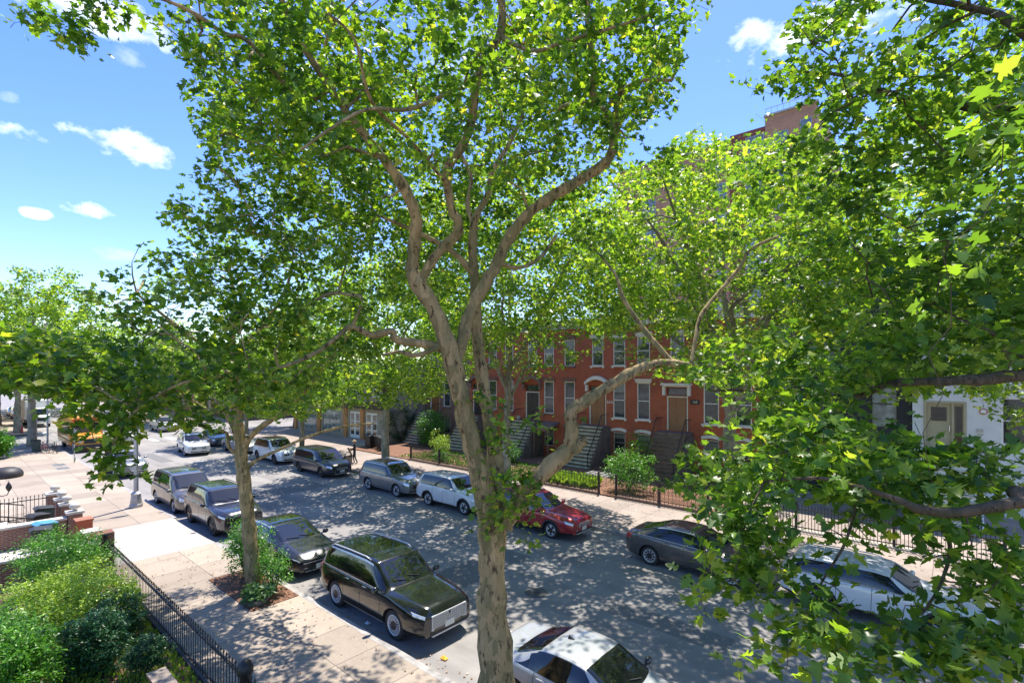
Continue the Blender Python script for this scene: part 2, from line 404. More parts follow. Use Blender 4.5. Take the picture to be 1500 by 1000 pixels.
    def across(s, m, xa, xb, v0, nu=10, nw=12, off=.004, mi=0):
        """full-width patch over the top from v0 on one side to v0 on the other; xa/xb functions of |w|"""
        V = []
        for j in range(nw+1):
            w = -1+2*j/nw; v = 10-(10-v0)*abs(w); sd = 1 if w >= 0 else -1
            for i in range(nu+1):
                x = xa(abs(w))+(xb(abs(w))-xa(abs(w)))*i/nu
                V.append(s.S(x, v, sd, off))
        fs = [(j*(nu+1)+i, j*(nu+1)+i+1, (j+1)*(nu+1)+i+1, (j+1)*(nu+1)+i) for j in range(nw) for i in range(nu)]
        m.add(V, fs, mi); return m
def recalc(o):
    import bmesh
    b = bmesh.new(); b.from_mesh(o.data); bmesh.ops.recalc_face_normals(b, faces=b.faces); b.to_mesh(o.data); b.free()
def cut_arches(body, wx, wr, hw):
    c = MB()
    for x in wx:
        for sd in (1, -1):
            y0, y1 = (hw-.30, hw+.2) if sd > 0 else (-hw-.2, -hw+.30)
            prof = [(wr, y0), (wr, y1)]
            c.lathe(prof, (x, 0, wr-.055), 'Y', 28)
    co = c.build('cutter', M['under'])
    co.parent = body.parent; recalc(co); recalc(body)
    md = body.modifiers.new('c', 'BOOLEAN'); md.operation = 'DIFFERENCE'; md.object = co; md.solver = 'EXACT'; md.use_self = False
    body.data.materials.append(M['under'])
    bpy.context.view_layer.update()
    dg = bpy.context.evaluated_depsgraph_get()
    me = bpy.data.meshes.new_from_object(body.evaluated_get(dg))
    body.modifiers.clear(); old = body.data; body.data = me
    cd = co.data; bpy.data.objects.remove(co); bpy.data.meshes.remove(cd)
    # anything inside the arch is liner
    for p in me.polygons:
        ctr = p.center
        for x in wx:
            d = math.hypot(ctr.x-x, ctr.z-(wr-.055))
            if d < wr-.004+.002 and abs(ctr.y) < hw-.01 and ctr.z < wr*1.98:
                p.material_index = len(me.materials)-1
            elif abs(d-wr) < .02 and (abs(p.normal.y) < .35) and abs(ctr.y) < hw:
                p.material_index = len(me.materials)-1
    me.polygons.foreach_set('use_smooth', [True]*len(me.polygons)); me.set_sharp_from_angle(angle=R(32))
def make_wheel(parent, x, y, r, sd, style, w=.225):
    hub = MB(); hub.lathe([(r*.30, -.04), (r*.30, .0)], (0, 0, 0), 'Y', 16, sx=sd)
    hub.lathe([(r*.66, -w*.75), (r*.66, -w*.35)], (0, 0, 0), 'Y', 24, sx=sd)
    h = hub.build('wheel', M['rimdk'], parent); h.location = (x, y, r)
    ty = MB(); hw = w/2
    prof = [(r*.66, -w+.02), (r*.80, -w), (r*.95, -w+.012), (r, -w+.04), (r, -.04), (r*.95, -.012), (r*.80, 0), (r*.68, -.012), (r*.66, -.03)]
    n = 32; vs = []; k = len(prof)
    for a, b in prof:
        for j in range(n):
            t = 2*math.pi*j/n; vs.append((a*math.cos(t), b*sd, a*math.sin(t)))
    fs = [(i*n+j, i*n+(j+1) % n, (i+1)*n+(j+1) % n, (i+1)*n+j) for i in range(k-1) for j in range(n)]
    fs += [((k-1)*n+j, (k-1)*n+(j+1) % n, (j+1) % n, j) for j in range(n)]
    ty.add(vs, fs).build('tyre', M['tyre'], h, True, 40)
    rm = MB(); ns, wid, tw, mt = style
    ring = [(r*.67, -.045), (r*.685, -.012), (r*.655, -.004), (r*.61, -.02), (r*.60, -.05)]
    vs = []
    for a, b in ring:
        for j in range(n):
            t = 2*math.pi*j/n; vs.append((a*math.cos(t), b*sd, a*math.sin(t)))
    rm.add(vs, [(i*n+j, i*n+(j+1) % n, (i+1)*n+(j+1) % n, (i+1)*n+j) for i in range(len(ring)-1) for j in range(n)])
    rm.lathe([(r*.14, -.045), (r*.14, -.012), (r*.10, -.008)], (0, 0, 0), 'Y', 14, sx=sd)
    for q in range(ns):
        t0 = 2*math.pi*q/ns+.3
        for dt in ((-tw, tw) if tw else (0,)):
            a, b = t0+dt*.35, t0+dt
            p0 = Vector((r*.11*math.cos(a), -.022*sd, r*.11*math.sin(a))); p1 = Vector((r*.63*math.cos(b), -.016*sd, r*.63*math.sin(b)))
            d = (p1-p0).normalized(); nrm = Vector((0, 1, 0)); sidev = d.cross(nrm)
            w0, w1 = wid*.8, wid
            q8 = []
            for yy in (-.012, .012):
                for p, ww in ((p0, w0), (p1, w1)):
                    q8 += [p+sidev*ww/2+nrm*yy, p-sidev*ww/2+nrm*yy]
            rm.add(q8, [(0,1,3,2),(4,6,7,5),(0,2,6,4),(1,5,7,3),(0,4,5,1),(2,3,7,6)])
    rm.build('rim', mt, h, True, 35)
    return h
def text_mesh(txt, size, material, parent, name, mtx, extrude=.003):
    cu = bpy.data.curves.new(name, 'FONT'); cu.body = txt; cu.size = size; cu.extrude = extrude
    cu.align_x = 'CENTER'; cu.align_y = 'CENTER'; cu.resolution_u = 3
    to = bpy.data.objects.new('tmp', cu); COL.objects.link(to); bpy.context.view_layer.update()
    me = bpy.data.meshes.new_from_object(to.evaluated_get(bpy.context.evaluated_depsgraph_get()))
    bpy.data.objects.remove(to); me.transform(mtx); me.materials.clear(); me.materials.append(material)
    o = bpy.data.objects.new(name, me); COL.objects.link(o); o.parent = parent; return o
def make_car(loc, label, cat, P, rz=0, group='cars parked along the street'):
    L, W = P['L'], P['W']; hl = L/2; hw = W/2
    root = empty('parked_'+P.get('kind', 'car'), (loc[0], loc[1], 0), rz, label, cat, group)
    s = CarShape(L, W, P['top'], P['belt'], P.get('sill', .24), P.get('roofw', .72), P.get('nose', .3), P.get('tail', .16), P.get('win', .16))
    X = lambda u: -hl+u*L
    pm = P['paint']
    body = s.body().build('body', pm, root, True, 32)
    wr = P.get('wr', .36); fx, rx = P['wf'], P['wrr']
    cut_arches(body, (fx, rx), wr+.055, hw)
    for x in (fx, rx):
        for sd in (1, -1): make_wheel(root, x, sd*(hw-.035), wr, sd, P['rim'])
    ub = MB().box(-hl+.5, hl-.5, -hw+.42, hw-.42, .2, .5); ub.build('underbody', M['under'], root)
    u = P['u']   # key stations: dict cowl, roof front, roof rear, rear glass base, side glass front/rear
    gl = P.get('glass', M['glass'])
    # windshield, rear window
    xc, xf = X(u['cowl']), X(u['rf'])
    m = s.across(MB(), lambda w: xf+.02+.02*w-.03*w*w, lambda w: xc-.03-.16*w*w, 7.25, 12, 16, .007, 0)
    m.build('windshield', gl, root, True)
    xr, xb = X(u['rr']), X(u['rb'])
    m = s.across(MB(), lambda w: xb+.03+.10*w*w*(1 if P.get('sedan') else .3), lambda w: xr-.03, 7.3, 12, 16, .007)
    m.build('rear_window', M['sideglass'], root, True)
    # wipers
    wp = MB()
    for y0 in (-.15, .45):
        a = s.S(xc-.10, 10-abs(y0)*1.6, 1 if y0 > 0 else -1, .02); b = s.S(xc-.22, 9-.3, -1 if y0 < .2 else 1, .02)
        b = s.S(xc-.20, 8.6 if y0 < 0 else 9.9, -1, .02)
        wp.beam(a, b, .02, .015)
    wp.build('wiper', M['black'], root)
    # side windows with chrome/black surround
    a0, a1 = u['sf'], u['sr']          # x-fraction front/rear of the side glass at belt
    t0, t1 = u['sft'], u['srt']        # the same at the roof rail
    fr = lambda t: X(a0)+(X(t0)-X(a0))*t; rr = lambda t: X(a1)+(X(t1)-X(a1))*t**P.get('rexp', 1)
    for sd in (1, -1):
        s.patch(MB(), lambda t: rr(t)-.035, lambda t: fr(t)+.035, 6.03, 6.97, 34, 8, .004, (sd,)).build('window_surround', M['gloss'], root, True)
        if P.get('surround') and P['surround'] is not M['gloss']:
            s.patch(MB(), rr(0)-.045, fr(0)+.04, 5.93, 6.06, 34, 2, .012, (sd,)).build('window_trim', P['surround'], root, True)
            s.patch(MB(), lambda t: rr(.96+.04*t)-.04, lambda t: fr(.96+.04*t)+.03, 6.93, 7.03, 34, 2, .013, (sd,)).build('window_trim', P['surround'], root, True)
    for name, c in [('side_window', P['pill'])]:
        segs = [a1]+c+[a0]
        for i in range(len(segs)-1):
            def lim(q, qi):
                if qi == 0: return lambda t: rr(.06+t*.86)+.015
                if qi == len(segs)-1: return lambda t: fr(.06+t*.86)-.015
                lean = .012
                return lambda t: X(q)+(.02 if False else 0)-lean*t
            g0, g1 = lim(segs[i], i), lim(segs[i+1], i+1)
            p0, p1 = (.0 if i == 0 else .03), (.0 if i == len(segs)-2 else .03)
            for sd in (1, -1):
                m = s.patch(MB(), lambda t: g0(t)+p0, lambda t: g1(t)-p1, 6.1, 6.90, 12, 6, .009, (sd,))
                m.build('side_window', M['sideglass'], root, True)
    # door seams
    for sd in (1, -1):
        sm = MB()
        for q in P['doors']:
            s.patch(sm, lambda t: X(q)-.006+.03*t, lambda t: X(q)+.006+.03*t, 2.1, 6.0, 1, 14, .0025, (sd,))
        lo, hi_ = X(P['doors'][0]), X(P['doors'][-1])
        s.patch(sm, lo, hi_, 2.04, 2.12, 24, 1, .0025, (sd,))
        sm.build('door_seam', M['black'], root)
    for q in P['handles']:
        for sd in (1, -1):
            a = s.S(X(q), 4.75, sd, .025); b = s.S(X(q)+.19, 4.8, sd, .025); MB().tube([a, a.lerp(b, .5), b], .014, 6).build('door_handle', P.get('handle_m', pm), root, True)
    # lower cladding
    if P.get('clad'):
      for sd in (1, -1):
        cm = MB(); s.patch(cm, rx+wr+.02, fx-wr-.02, 1.02, 2.0, 20, 4, .006, (sd,))
        s.patch(cm, -hl, rx-wr-.05, 1.02, 2.2, 8, 4, .006, (sd,)); s.patch(cm, fx+wr+.05, hl, 1.02, 2.2, 10, 4, .006, (sd,))
        for wx in (fx, rx):        # arch lips
            if 1:
                V = []; n = 20
                for j in range(n+1):
                    t = math.pi*(-.06+1.12*j/n)
                    for rad in (wr+.05, wr+.12):
                        zz = wr+rad*math.sin(t); xx = wx+rad*math.cos(t)
                        # find v for height
                        vv = 1.0
                        for q in range(60):
                            if s.S(xx, 1+q*.09, 1).z >= zz: break
                            vv = 1+q*.09
                        V.append(s.S(xx, vv, sd, .012))
                fs = [(2*j, 2*j+1, 2*j+3, 2*j+2) for j in range(n)]
                if sd > 0: fs = [f[::-1] for f in fs]
                cm.add(V, fs)
        cm.build('lower_cladding', P['clad'], root, True)
    # rocker strip
    if P.get('strip'):
        for sd in (1, -1): s.patch(MB(), rx+wr+.08, fx-wr-.08, 1.75, 2.0, 20, 2, .014, (sd,)).build('rocker_strip', P['strip'], root, True)
    # lights
    for sd in (1, -1):
        hgt = P.get('hl', (4.2, 5.6)); m = MB()
        s.patch(m, lambda t: hl-P.get('hlen', .42)+.10*(1-t), lambda t: hl-.004, hgt[0], hgt[1], 8, 5, .008, (sd,))
        hb = m.build('headlight', M['lens'], root, True)
        tl = P.get('tl', (4.2, 5.7)); m = MB()
        s.patch(m, lambda t: -hl+.004, lambda t: -hl+P.get('tlen', .28)-.1*(1-t), tl[0], tl[1], 8, 5, .008, (sd,))
        m.build('taillight', M['red'], root, True)
    # mirrors
    for sd in (1, -1):
        p = s.S(X(a0)-.12 if not P.get('mx') else X(P['mx']), 6.1, sd)
        m = MB(); m.ball(p+Vector((0, sd*.16, .06)), (.075, .12, .085), 10); m.beam(p+Vector((0, -.02*sd, .0)), p+Vector((0, sd*.1, .03)), .05, .03)
        m.build('mirror', P.get('mirror', pm), root, True)
    # front face pieces on the end cap
    xe = hl+.055; zf = s.ring(hl)[10][1]; wf = s.ring(hl)[3][0]; zs = s.ring(hl)[0][1]
    g = P['grille']; m = MB()
    gw, z0, z1 = g['w'], zs+(zf-zs)*g['z0'], zs+(zf-zs)*g['z1']
    Mx = Matrix.Identity(4)
    m.box(hl-.12, xe+.004, -gw, gw, z0, z1); bevel(m.build('grille', M['gloss'], root), .012)
    m = MB()
    for i in range(g.get('bars', 6)):
        z = z0+(z1-z0)*(i+.5)/g['bars']
        if g.get('slot'): y = -gw+2*gw*(i+.5)/g['bars']; m.box(xe, xe+.014, y-gw/g['bars']*.45, y-gw/g['bars']*.2, z0+.02, z1-.02)
        else: m.box(xe, xe+.014, -gw+.02, gw-.02, z-.008, z+.006)
    if g.get('vert'):
        for i in range(17):
            y = -gw+2*gw*(i+.5)/17; m.box(xe, xe+.01, y-.005, y+.005, z0+.02, z1-.02)
    if g.get('frame'):
        m.box(xe-.03, xe+.02, -gw-.03, -gw, z0-.03, z1+.02); m.box(xe-.03, xe+.02, gw, gw+.03, z0-.03, z1+.02)
        m.box(xe-.03, xe+.02, -gw, gw, z1, z1+.025)
    m.build('grille_bar', g.get('m', M['silver']), root)
    if g.get('badge'):
        m = MB(); m.lathe([(.055, 0), (.055, .012), (.042, .012), (.042, 0)], (xe+.014, 0, (z0+z1)/2+g['badge']), 'X', 20)
        m.build('badge', M['chrome'], root, True)
    # lower bumper intake, fog lamps and lip
    m = MB(); m.box(hl-.15, xe-.003, -wf*.78, wf*.78, zs+.05, zs+(zf-zs)*.24); bevel(m.build('bumper_intake', M['black'], root), .015)
    m = MB(); m.box(hl-.15, xe+.012, -wf*.72, wf*.72, zs+.01, zs+.045); m.build('bumper_lip', P.get('lip', M['silver']), root)
    for sd in (1, -1): MB().box(hl-.1, xe-.002, sd*wf*.70-.05, sd*wf*.70+.05, zs+(zf-zs)*.30, zs+(zf-zs)*.36).build('fog_lamp', M['lens'], root)
    m = MB(); zz = zs+(zf-zs)*g.get('plate', .33); m.box(xe-.02, xe+.025, -.155, .155, zz-.075, zz+.075)
    pl_ = bevel(m.build('license_plate', M['plate'], root), .006)
    m = MB(); m.box(-hl-.075, -hl-.03, -.155, .155, .78, .93); bevel(m.build('license_plate', M['plate'], root), .006)
    if P.get('rails'):
        for sd in (1, -1):
            x0, x1 = X(u['rr'])+.15, X(u['rf'])-.25; pts = [s.S(x0+(x1-x0)*i/10, 7.7, sd, .05 if 0 < i < 10 else .0) for i in range(11)]
            MB().tube(pts, .018, 6).build('roof_rail', P['rails'], root, True)
    if P.get('sunroof'):
        q0, q1 = P['sunroof']
        m = s.across(MB(), lambda w: X(q0), lambda w: X(q1), P.get('sunv', 8.3), 12, 12, .006); m.build('sunroof', P.get('sunmat', M['gloss']), root, True)
    if P.get('fin'):
        p = s.S(X(u['rr'])+.28, 10); m = MB(); m.prism([(-.09, 0), (.09, 0), (-.06, .07)], lambda a, b: (p.x+a, -.015, p.z+b-.005), lambda a, b: (p.x+a, .015, p.z+b-.005)); m.build('antenna_fin', M['black'], root)
    return root, s
SIL = M['silver']
def rim(n, w, tw, m): return (n, w, tw, m)
def prof_suv(hr, hh, hf, c=.70, rf=.55, rr=.10, rb=.015):
    # (fraction, z) from tail to nose
    return [(0, .95), (.004, .98), (rb, hr-.45), (rr*.6, hr-.09), (rr, hr-.03), (.30, hr), (rf-.08, hr), (rf, hr-.05), (c, hh), (c+.1, hh-.03), (.93, hf+.05), (.975, hf), (1, hf-.10)]
def suv(L, W, hr, hh, hf, paint_, rim_, wf, wr_, **kw):
    P = dict(kind='suv', L=L, W=W, top=prof_suv(hr, hh, hf, kw.get('c', .70), kw.get('rf', .56), kw.get('rr', .10), kw.get('rb', .02)),
             belt=[(0, hh-.06), (.05, hh+.0), (.5, hh-.03), (.72, hh-.05), (1, hf-.14)],
             paint=paint_, rim=rim_, wf=wf, wrr=wr_, sill=.27, roofw=.76, nose=.20, tail=.10,
             u=dict(cowl=kw.get('c', .70), rf=kw.get('rf', .56), rr=kw.get('rr', .10)*.55, rb=.008, sf=kw.get('c', .70)-.03, sft=kw.get('rf', .56)-.015, sr=kw.get('sr', .07), srt=kw.get('srt', .12)),
             pill=[.27, .46], doors=[.30, .475, .665], handles=[.325, .50], grille=dict(w=.5, z0=.42, z1=.80, bars=5))
    P.update({k: v for k, v in kw.items() if k not in ('c', 'rf', 'rr', 'rb', 'sr', 'srt')})
    return P
def sedan(L, W, hr, hh, ht, hf, paint_, rim_, wf, wr_, **kw):
    c, rf, rr, rb = kw.pop('c', .70), kw.pop('rf', .53), kw.pop('rr', .31), kw.pop('rb', .15)
    P = dict(kind='sedan', L=L, W=W, top=[(0, ht-.16), (.01, ht-.04), (.03, ht), (rb, ht+.02), (rr, hr-.04), (rr+.07, hr), (rf-.07, hr), (rf, hr-.04), (c, hh), (.86, hh-.08), (.95, hf), (1, hf-.14)],
             belt=[(0, ht-.12), (.1, ht-.06), (.4, hh-.04), (.7, hh-.09), (1, hf-.16)], paint=paint_, rim=rim_, wf=wf, wrr=wr_,
             sill=.2, roofw=.70, nose=.30, tail=.18, sedan=True, win=.3,
             u=dict(cowl=c, rf=rf, rr=rr, rb=rb, sf=c-.04, sft=rf-.01, sr=rb+.045, srt=rr-.01),
             pill=[.265, .445], doors=[.295, .46, .665], handles=[.32, .49], grille=dict(w=.45, z0=.35, z1=.72, bars=5), rexp=.8)
    P.update(kw); return P
def van(L, W, hr, paint_, rim_, wf, wr_, **kw):
    P = suv(L, W, hr, 1.08, .92, paint_, rim_, wf, wr_, c=.79, rf=.60, rr=.09, sr=.05, srt=.09)
    P.update(kind='minivan', pill=[.29, .52], doors=[.33, .535, .74], handles=[.49, .56], nose=.28, sill=.22)
    P.update(kw); return P
pal_p = paint('black car paint', (.006, .0065, .007), .1, .1, 1, .02)
CARS = 'cars parked nose to tail at the near kerb'; CARF = 'cars parked nose to tail at the far kerb'
YN, YF = 8.78, 17.95
make_car((-12.38, YN+.07), 'big gloss black SUV with bright mesh grille and silver rocker strip', 'suv',
    suv(4.98, 1.97, 1.74, 1.13, 1.0, pal_p, rim(20, .018, .0, SIL), 1.42, -1.45, wr=.39, surround=M['silver'], strip=M['silver'], c=.71, rf=.56,
        grille=dict(w=.56, z0=.34, z1=.86, bars=9, vert=1, frame=1, badge=.12, plate=.34), sunroof=(.22, .50), rails=M['silver'], hl=(4.6, 5.6), handle_m=M['chrome'], mirror=M['gloss']), group=CARS)
make_car((-5.35, YN), 'silver white four door sedan with black shark fin, nearest car right of the mature trunk', 'sedan',
    sedan(4.66, 1.84, 1.43, 1.0, 1.08, .82, paint('silver white car paint', (.43, .445, .455), .25, .25), rim(10, .03, 0, SIL), 1.42, -1.39, wr=.335, fin=1, sunroof=None, surround=M['gloss'], handle_m=M['silver'], mirror=M['gloss']), group=CARS)
make_car((-18.95, YN+.03), 'dark grey aerodynamic sedan with pale arched roof line beside the planted tree pit', 'sedan',
    sedan(4.97, 1.94, 1.41, .98, 1.06, .80, paint('graphite car paint', (.022, .022, .025), .4, .2), rim(10, .028, 0, SIL), 1.45, -1.51, wr=.35, c=.76, rf=.56, rr=.30, rb=.08,
        surround=M['silver'], sunroof=(.33, .53), sunmat=M['glass'], grille=dict(w=.62, z0=.66, z1=.76, bars=1, plate=.30), hl=(4.9, 5.5), hlen=.3, lip=M['chrome'], nose=.24), group=CARS)
make_car((-25.25, YN), 'dark grey boxy SUV with black roof rails and seven slot grille, by the driveway', 'suv',
    suv(4.82, 1.94, 1.76, 1.16, 1.04, paint('charcoal metallic paint', (.018, .017, .018), .2, .18), rim(5, .07, .1, M['rimdk']), 1.46, -1.45, wr=.385,
        grille=dict(w=.62, z0=.62, z1=.82, bars=7, slot=1, m=M['iron']), clad=M['steel'] if False else M['black'], rails=M['black'], hl=(4.7, 5.4), mirror=M['gloss']), group=CARS)
make_car((-30.55, YN+.02), 'taupe silver minivan with black roof rails and amber corner lights, beside the street lamp base', 'minivan',
    van(5.15, 2.0, 1.76, paint('taupe metallic paint', (.14, .125, .11), .4, .28), rim(7, .045, 0, SIL), 1.55, -1.45, wr=.35, rails=M['black'], sunroof=(.42, .54), sunmat=M['gloss'], grille=dict(w=.42, z0=.5, z1=.78, bars=4)), group=CARS)
make_car((-43.1, YN), 'silver car half hidden behind hanging leaves, parked between the yellow bus and taupe minivan', 'car',
    suv(4.6, 1.85, 1.6, 1.05, .95, paint('silver metallic paint', (.34, .35, .36), .5, .3), rim(5, .06, .08, SIL), 1.38, -1.33, wr=.35), group=CARS)
make_car((-14.02, YF), 'red station wagon with black lower cladding, behind the low leaning bough', 'wagon',
    suv(4.82, 1.84, 1.62, 1.06, .92, paint('red metallic car paint', (.36, .012, .02), .35, .2), rim(5, .05, .13, SIL), 1.37, -1.37, wr=.35, c=.70, rf=.54, clad=M['black'], rails=M['black'],
        grille=dict(w=.34, z0=.50, z1=.78, bars=3, frame=1, badge=.01, plate=.36), hl=(4.5, 5.5), sunroof=(.30, .47)), group=CARF)
make_car((-19.35, YF), 'white compact SUV with black wheel arches and five spoke wheels, behind the mature tree', 'suv',
    suv(4.65, 1.84, 1.66, 1.1, .98, paint('pearl white car paint', (.66, .66, .65), 0, .22), rim(5, .06, .12, SIL), 1.40, -1.32, wr=.36, clad=M['black'], grille=dict(w=.42, z0=.42, z1=.8, bars=4), mirror=paint('white mirror', (.66, .66, .65), 0, .2), hl=(4.6, 5.4)), group=CARF)
make_car((-24.8, YF), 'silver grey SUV with black roof and chrome rocker line, between minivan and white SUV', 'suv',
    suv(4.77, 1.89, 1.69, 1.12, .98, paint('silver grey car paint', (.20, .205, .215), .55, .28), rim(5, .06, .14, SIL), 1.42, -1.36, wr=.37, strip=M['silver'], surround=M['silver'], sunroof=(.16, .52), sunv=7.9, grille=dict(w=.5, z0=.4, z1=.72, bars=5, m=M['rimdk']), rails=M['silver']), group=CARF)
mv, mvs = make_car((-33.1, YF-.05), 'black minivan with its kerbside front door standing open', 'minivan',
    van(5.15, 1.99, 1.73, paint('black plum car paint', (.028, .024, .032), .4, .25), rim(7, .045, 0, M['rimdk']), 1.56, -1.45, wr=.345, grille=dict(w=.42, z0=.5, z1=.76, bars=4)), group=CARF)
d = MB()    # the open door
def dq(a, b): return (1.0-a*.35, 1.0+a*.95, b)
d.prism([(0, .3), (1, .35), (1.02, 1.05), (.62, 1.62), (.52, 1.60), (.9, 1.08), (0, 1.02)], lambda a, b: dq(a, b), lambda a, b: (dq(a, b)[0]-.07, dq(a, b)[1]-.02, b))
d.build('open_door', bpy.data.materials['black plum car paint'], mv)
make_car((-40.2, YF), 'white boxy SUV with black roof and seven slot grille, behind the black minivan', 'suv',
    suv(4.95, 1.95, 1.79, 1.16, 1.05, paint('bright white car paint', (.68, .68, .67), 0, .25), rim(5, .07, .1, M['rimdk']), 1.58, -1.47, wr=.385, sunroof=(.12, .52), sunv=7.7, rails=M['black'],
        grille=dict(w=.62, z0=.62, z1=.82, bars=7, slot=1, m=M['white'])), group=CARF)
make_car((-6.75, YF), 'charcoal sedan with bright window line, half covered by leaves beside the far tree', 'sedan',
    sedan(4.87, 1.86, 1.46, 1.02, 1.12, .84, paint('magnetic grey car paint', (.085, .082, .082), .55, .25), rim(10, .028, 0, SIL), 1.40, -1.45, wr=.345, surround=M['silver'], rr=.27, rb=.10, tlen=.34, fin=1), group=CARF)
make_car((-1.5, YF), 'white crossover seen through the near hanging leaves, last car of the far row', 'crossover',
    suv(4.8, 1.88, 1.50, 1.04, .92, paint('cool white car paint', (.64, .66, .69), 0, .22), rim(10, .03, 0, SIL), 1.42, -1.38, wr=.36, clad=M['black'], rails=M['silver'], surround=M['silver'], rb=.03), group=CARF)
make_car((-49.6, 14.9), 'white SUV standing out in the traffic lane behind the young plane tree', 'suv',
    suv(4.7, 1.9, 1.68, 1.1, .98, paint('plain white car paint', (.62, .62, .6), 0, .3), rim(5, .06, .1, SIL), 1.42, -1.36, wr=.36), rz=-.12, group='cars out on the carriageway')
farc = [(-47.5, 18.0, 'silver sedan parked by the orange pillared corner shop', (.35, .36, .37), 's'),
        (-54.0, 18.0, 'dark blue sedan parked beyond the corner shop', (.03, .05, .09), 's'),
        (-62.0, 12.6, 'white SUV driving up the lane beside the yellow bus', (.6, .6, .6), 'u'),
        (-79.5, 12.4, 'black sedan crossing beyond the yellow bus', (.02, .02, .022), 's'),
        (-71.0, 18.2, 'pale grey SUV parked past the junction on the far side', (.4, .4, .4), 'u'),
        (-94.0, 8.8, 'dark van parked right behind the white box truck', (.04, .05, .06), 'u'),
        (-100.5, 8.8, 'white hatchback parked two places behind the box truck', (.6, .6, .6), 's'),
        (-107, 8.8, 'silver SUV parked three places behind the box truck', (.4, .42, .45), 'u'),
        (-114, 8.8, 'blue hatchback parked far down the near kerb', (.08, .14, .25), 's'),
        (-98, 13.4, 'pale van driving toward the junction far down the road', (.55, .57, .6), 'u'),
        (-92, 18.2, 'grey hatchback parked far down the far kerb', (.2, .2, .21), 's'),
        (-100, 18.2, 'white SUV parked farthest down the far kerb', (.6, .6, .58), 'u')]
def simple_far(x, y, label, col, kind, i):
    pm = paint('far car paint', col, .2, .3)
    if kind == 's': P = sedan(4.6, 1.82, 1.44, 1.0, 1.06, .84, pm, rim(5, .06, .1, SIL), 1.38, -1.36, wr=.34)
    else: P = suv(4.7, 1.9, 1.72, 1.12, 1.0, pm, rim(5, .06, .1, SIL), 1.42, -1.36, wr=.36)
    make_car((x, y), label, 'car', P, group='cars around and beyond the junction')
for i, a in enumerate(farc): simple_far(*a, i)
# ---- school bus and box truck
def bus(x, y):
    r = empty('school_bus', (x, y, 0), 0, 'orange yellow school bus with short bonnet, parked near the junction', 'bus')
    yb = M['busy'] = paint('bus yellow paint', (.72, .30, .02), 0, .35, .5)
    m = MB(); prof = [(-1.15, .55), (1.15, .55), (1.18, 1.5), (1.14, 2.55), (1.0, 2.82), (.7, 2.95), (-.7, 2.95), (-1.0, 2.82), (-1.14, 2.55), (-1.18, 1.5)]
    m.prism(prof, lambda a, b: (-7.2, a, b), lambda a, b: (-.9, a, b)); bevel(m.build('body', yb, r), .05, 3)
    m = MB(); hp = [(-.9, .5), (.72, .5), (.8, .7), (.78, 1.15), (.6, 1.42), (-.9, 1.62)]
    m.prism(hp, lambda a, b: (a, -1.0, b), lambda a, b: (a, 1.0, b)); bevel(m.build('bonnet', yb, r), .12, 4)
    m = MB(); m.add([(-.89, -1.0, 1.68), (-.89, 1.0, 1.68), (-.893, .98, 2.45), (-.893, -.98, 2.45)], [(0,1,2,3)]); m.v = [(a+.012, b, c) for a, b, c in m.v]; m.build('windshield', M['glass'], r)
    m = MB()
    for sd in (1, -1):
        for i in range(7):
            xx = -6.9+i*.82; m.box(xx, xx+.66, sd*1.165-.02, sd*1.165+.02, 1.75, 2.4)
    m.build('side_window', M['sideglass'], r)
    m = MB(); 
    for z in (.95, 1.35): 
        for sd in (1, -1): m.box(-7.15, -1.0, sd*1.19-.012, sd*1.19+.012, z, z+.05)
    m.box(.80, .95, -1.12, 1.12, .42, .68); bevel(m.build('bumper', M['black'], r), .02)
    m = MB(); m.box(.72, .80, -.42, .42, .78, 1.18); m.build('grille', M['black'], r)
    m = MB()
    for sd in (1, -1): m.lathe([(.13, 0), (.13, .05)], (.75, sd*.68, 1.0), 'X', 14)
    m.build('headlight', M['lens'], r)
    m = MB()
    for y_, in ((-.85,), (-.55,), (.55,), (.85,)): m.lathe([(.09, 0), (.09, .05)], (-.9, y_, 2.72), 'X', 12)
    m.build('warning_light', M['red'], r)
    text_mesh('SCHOOL BUS', .26, M['black'], r, 'roof_sign', Matrix.Translation((-.86, 0, 2.58)) @ Matrix.Rotation(R(90), 4, 'Z') @ Matrix.Rotation(R(90), 4, 'X'))
    for xx in (.15, -5.3):
        for sd in (1, -1): make_wheel(r, xx, sd*1.08, .46, sd, rim(5, .08, 0, M['silver']), .28)
bus(-57.6, 9.1)
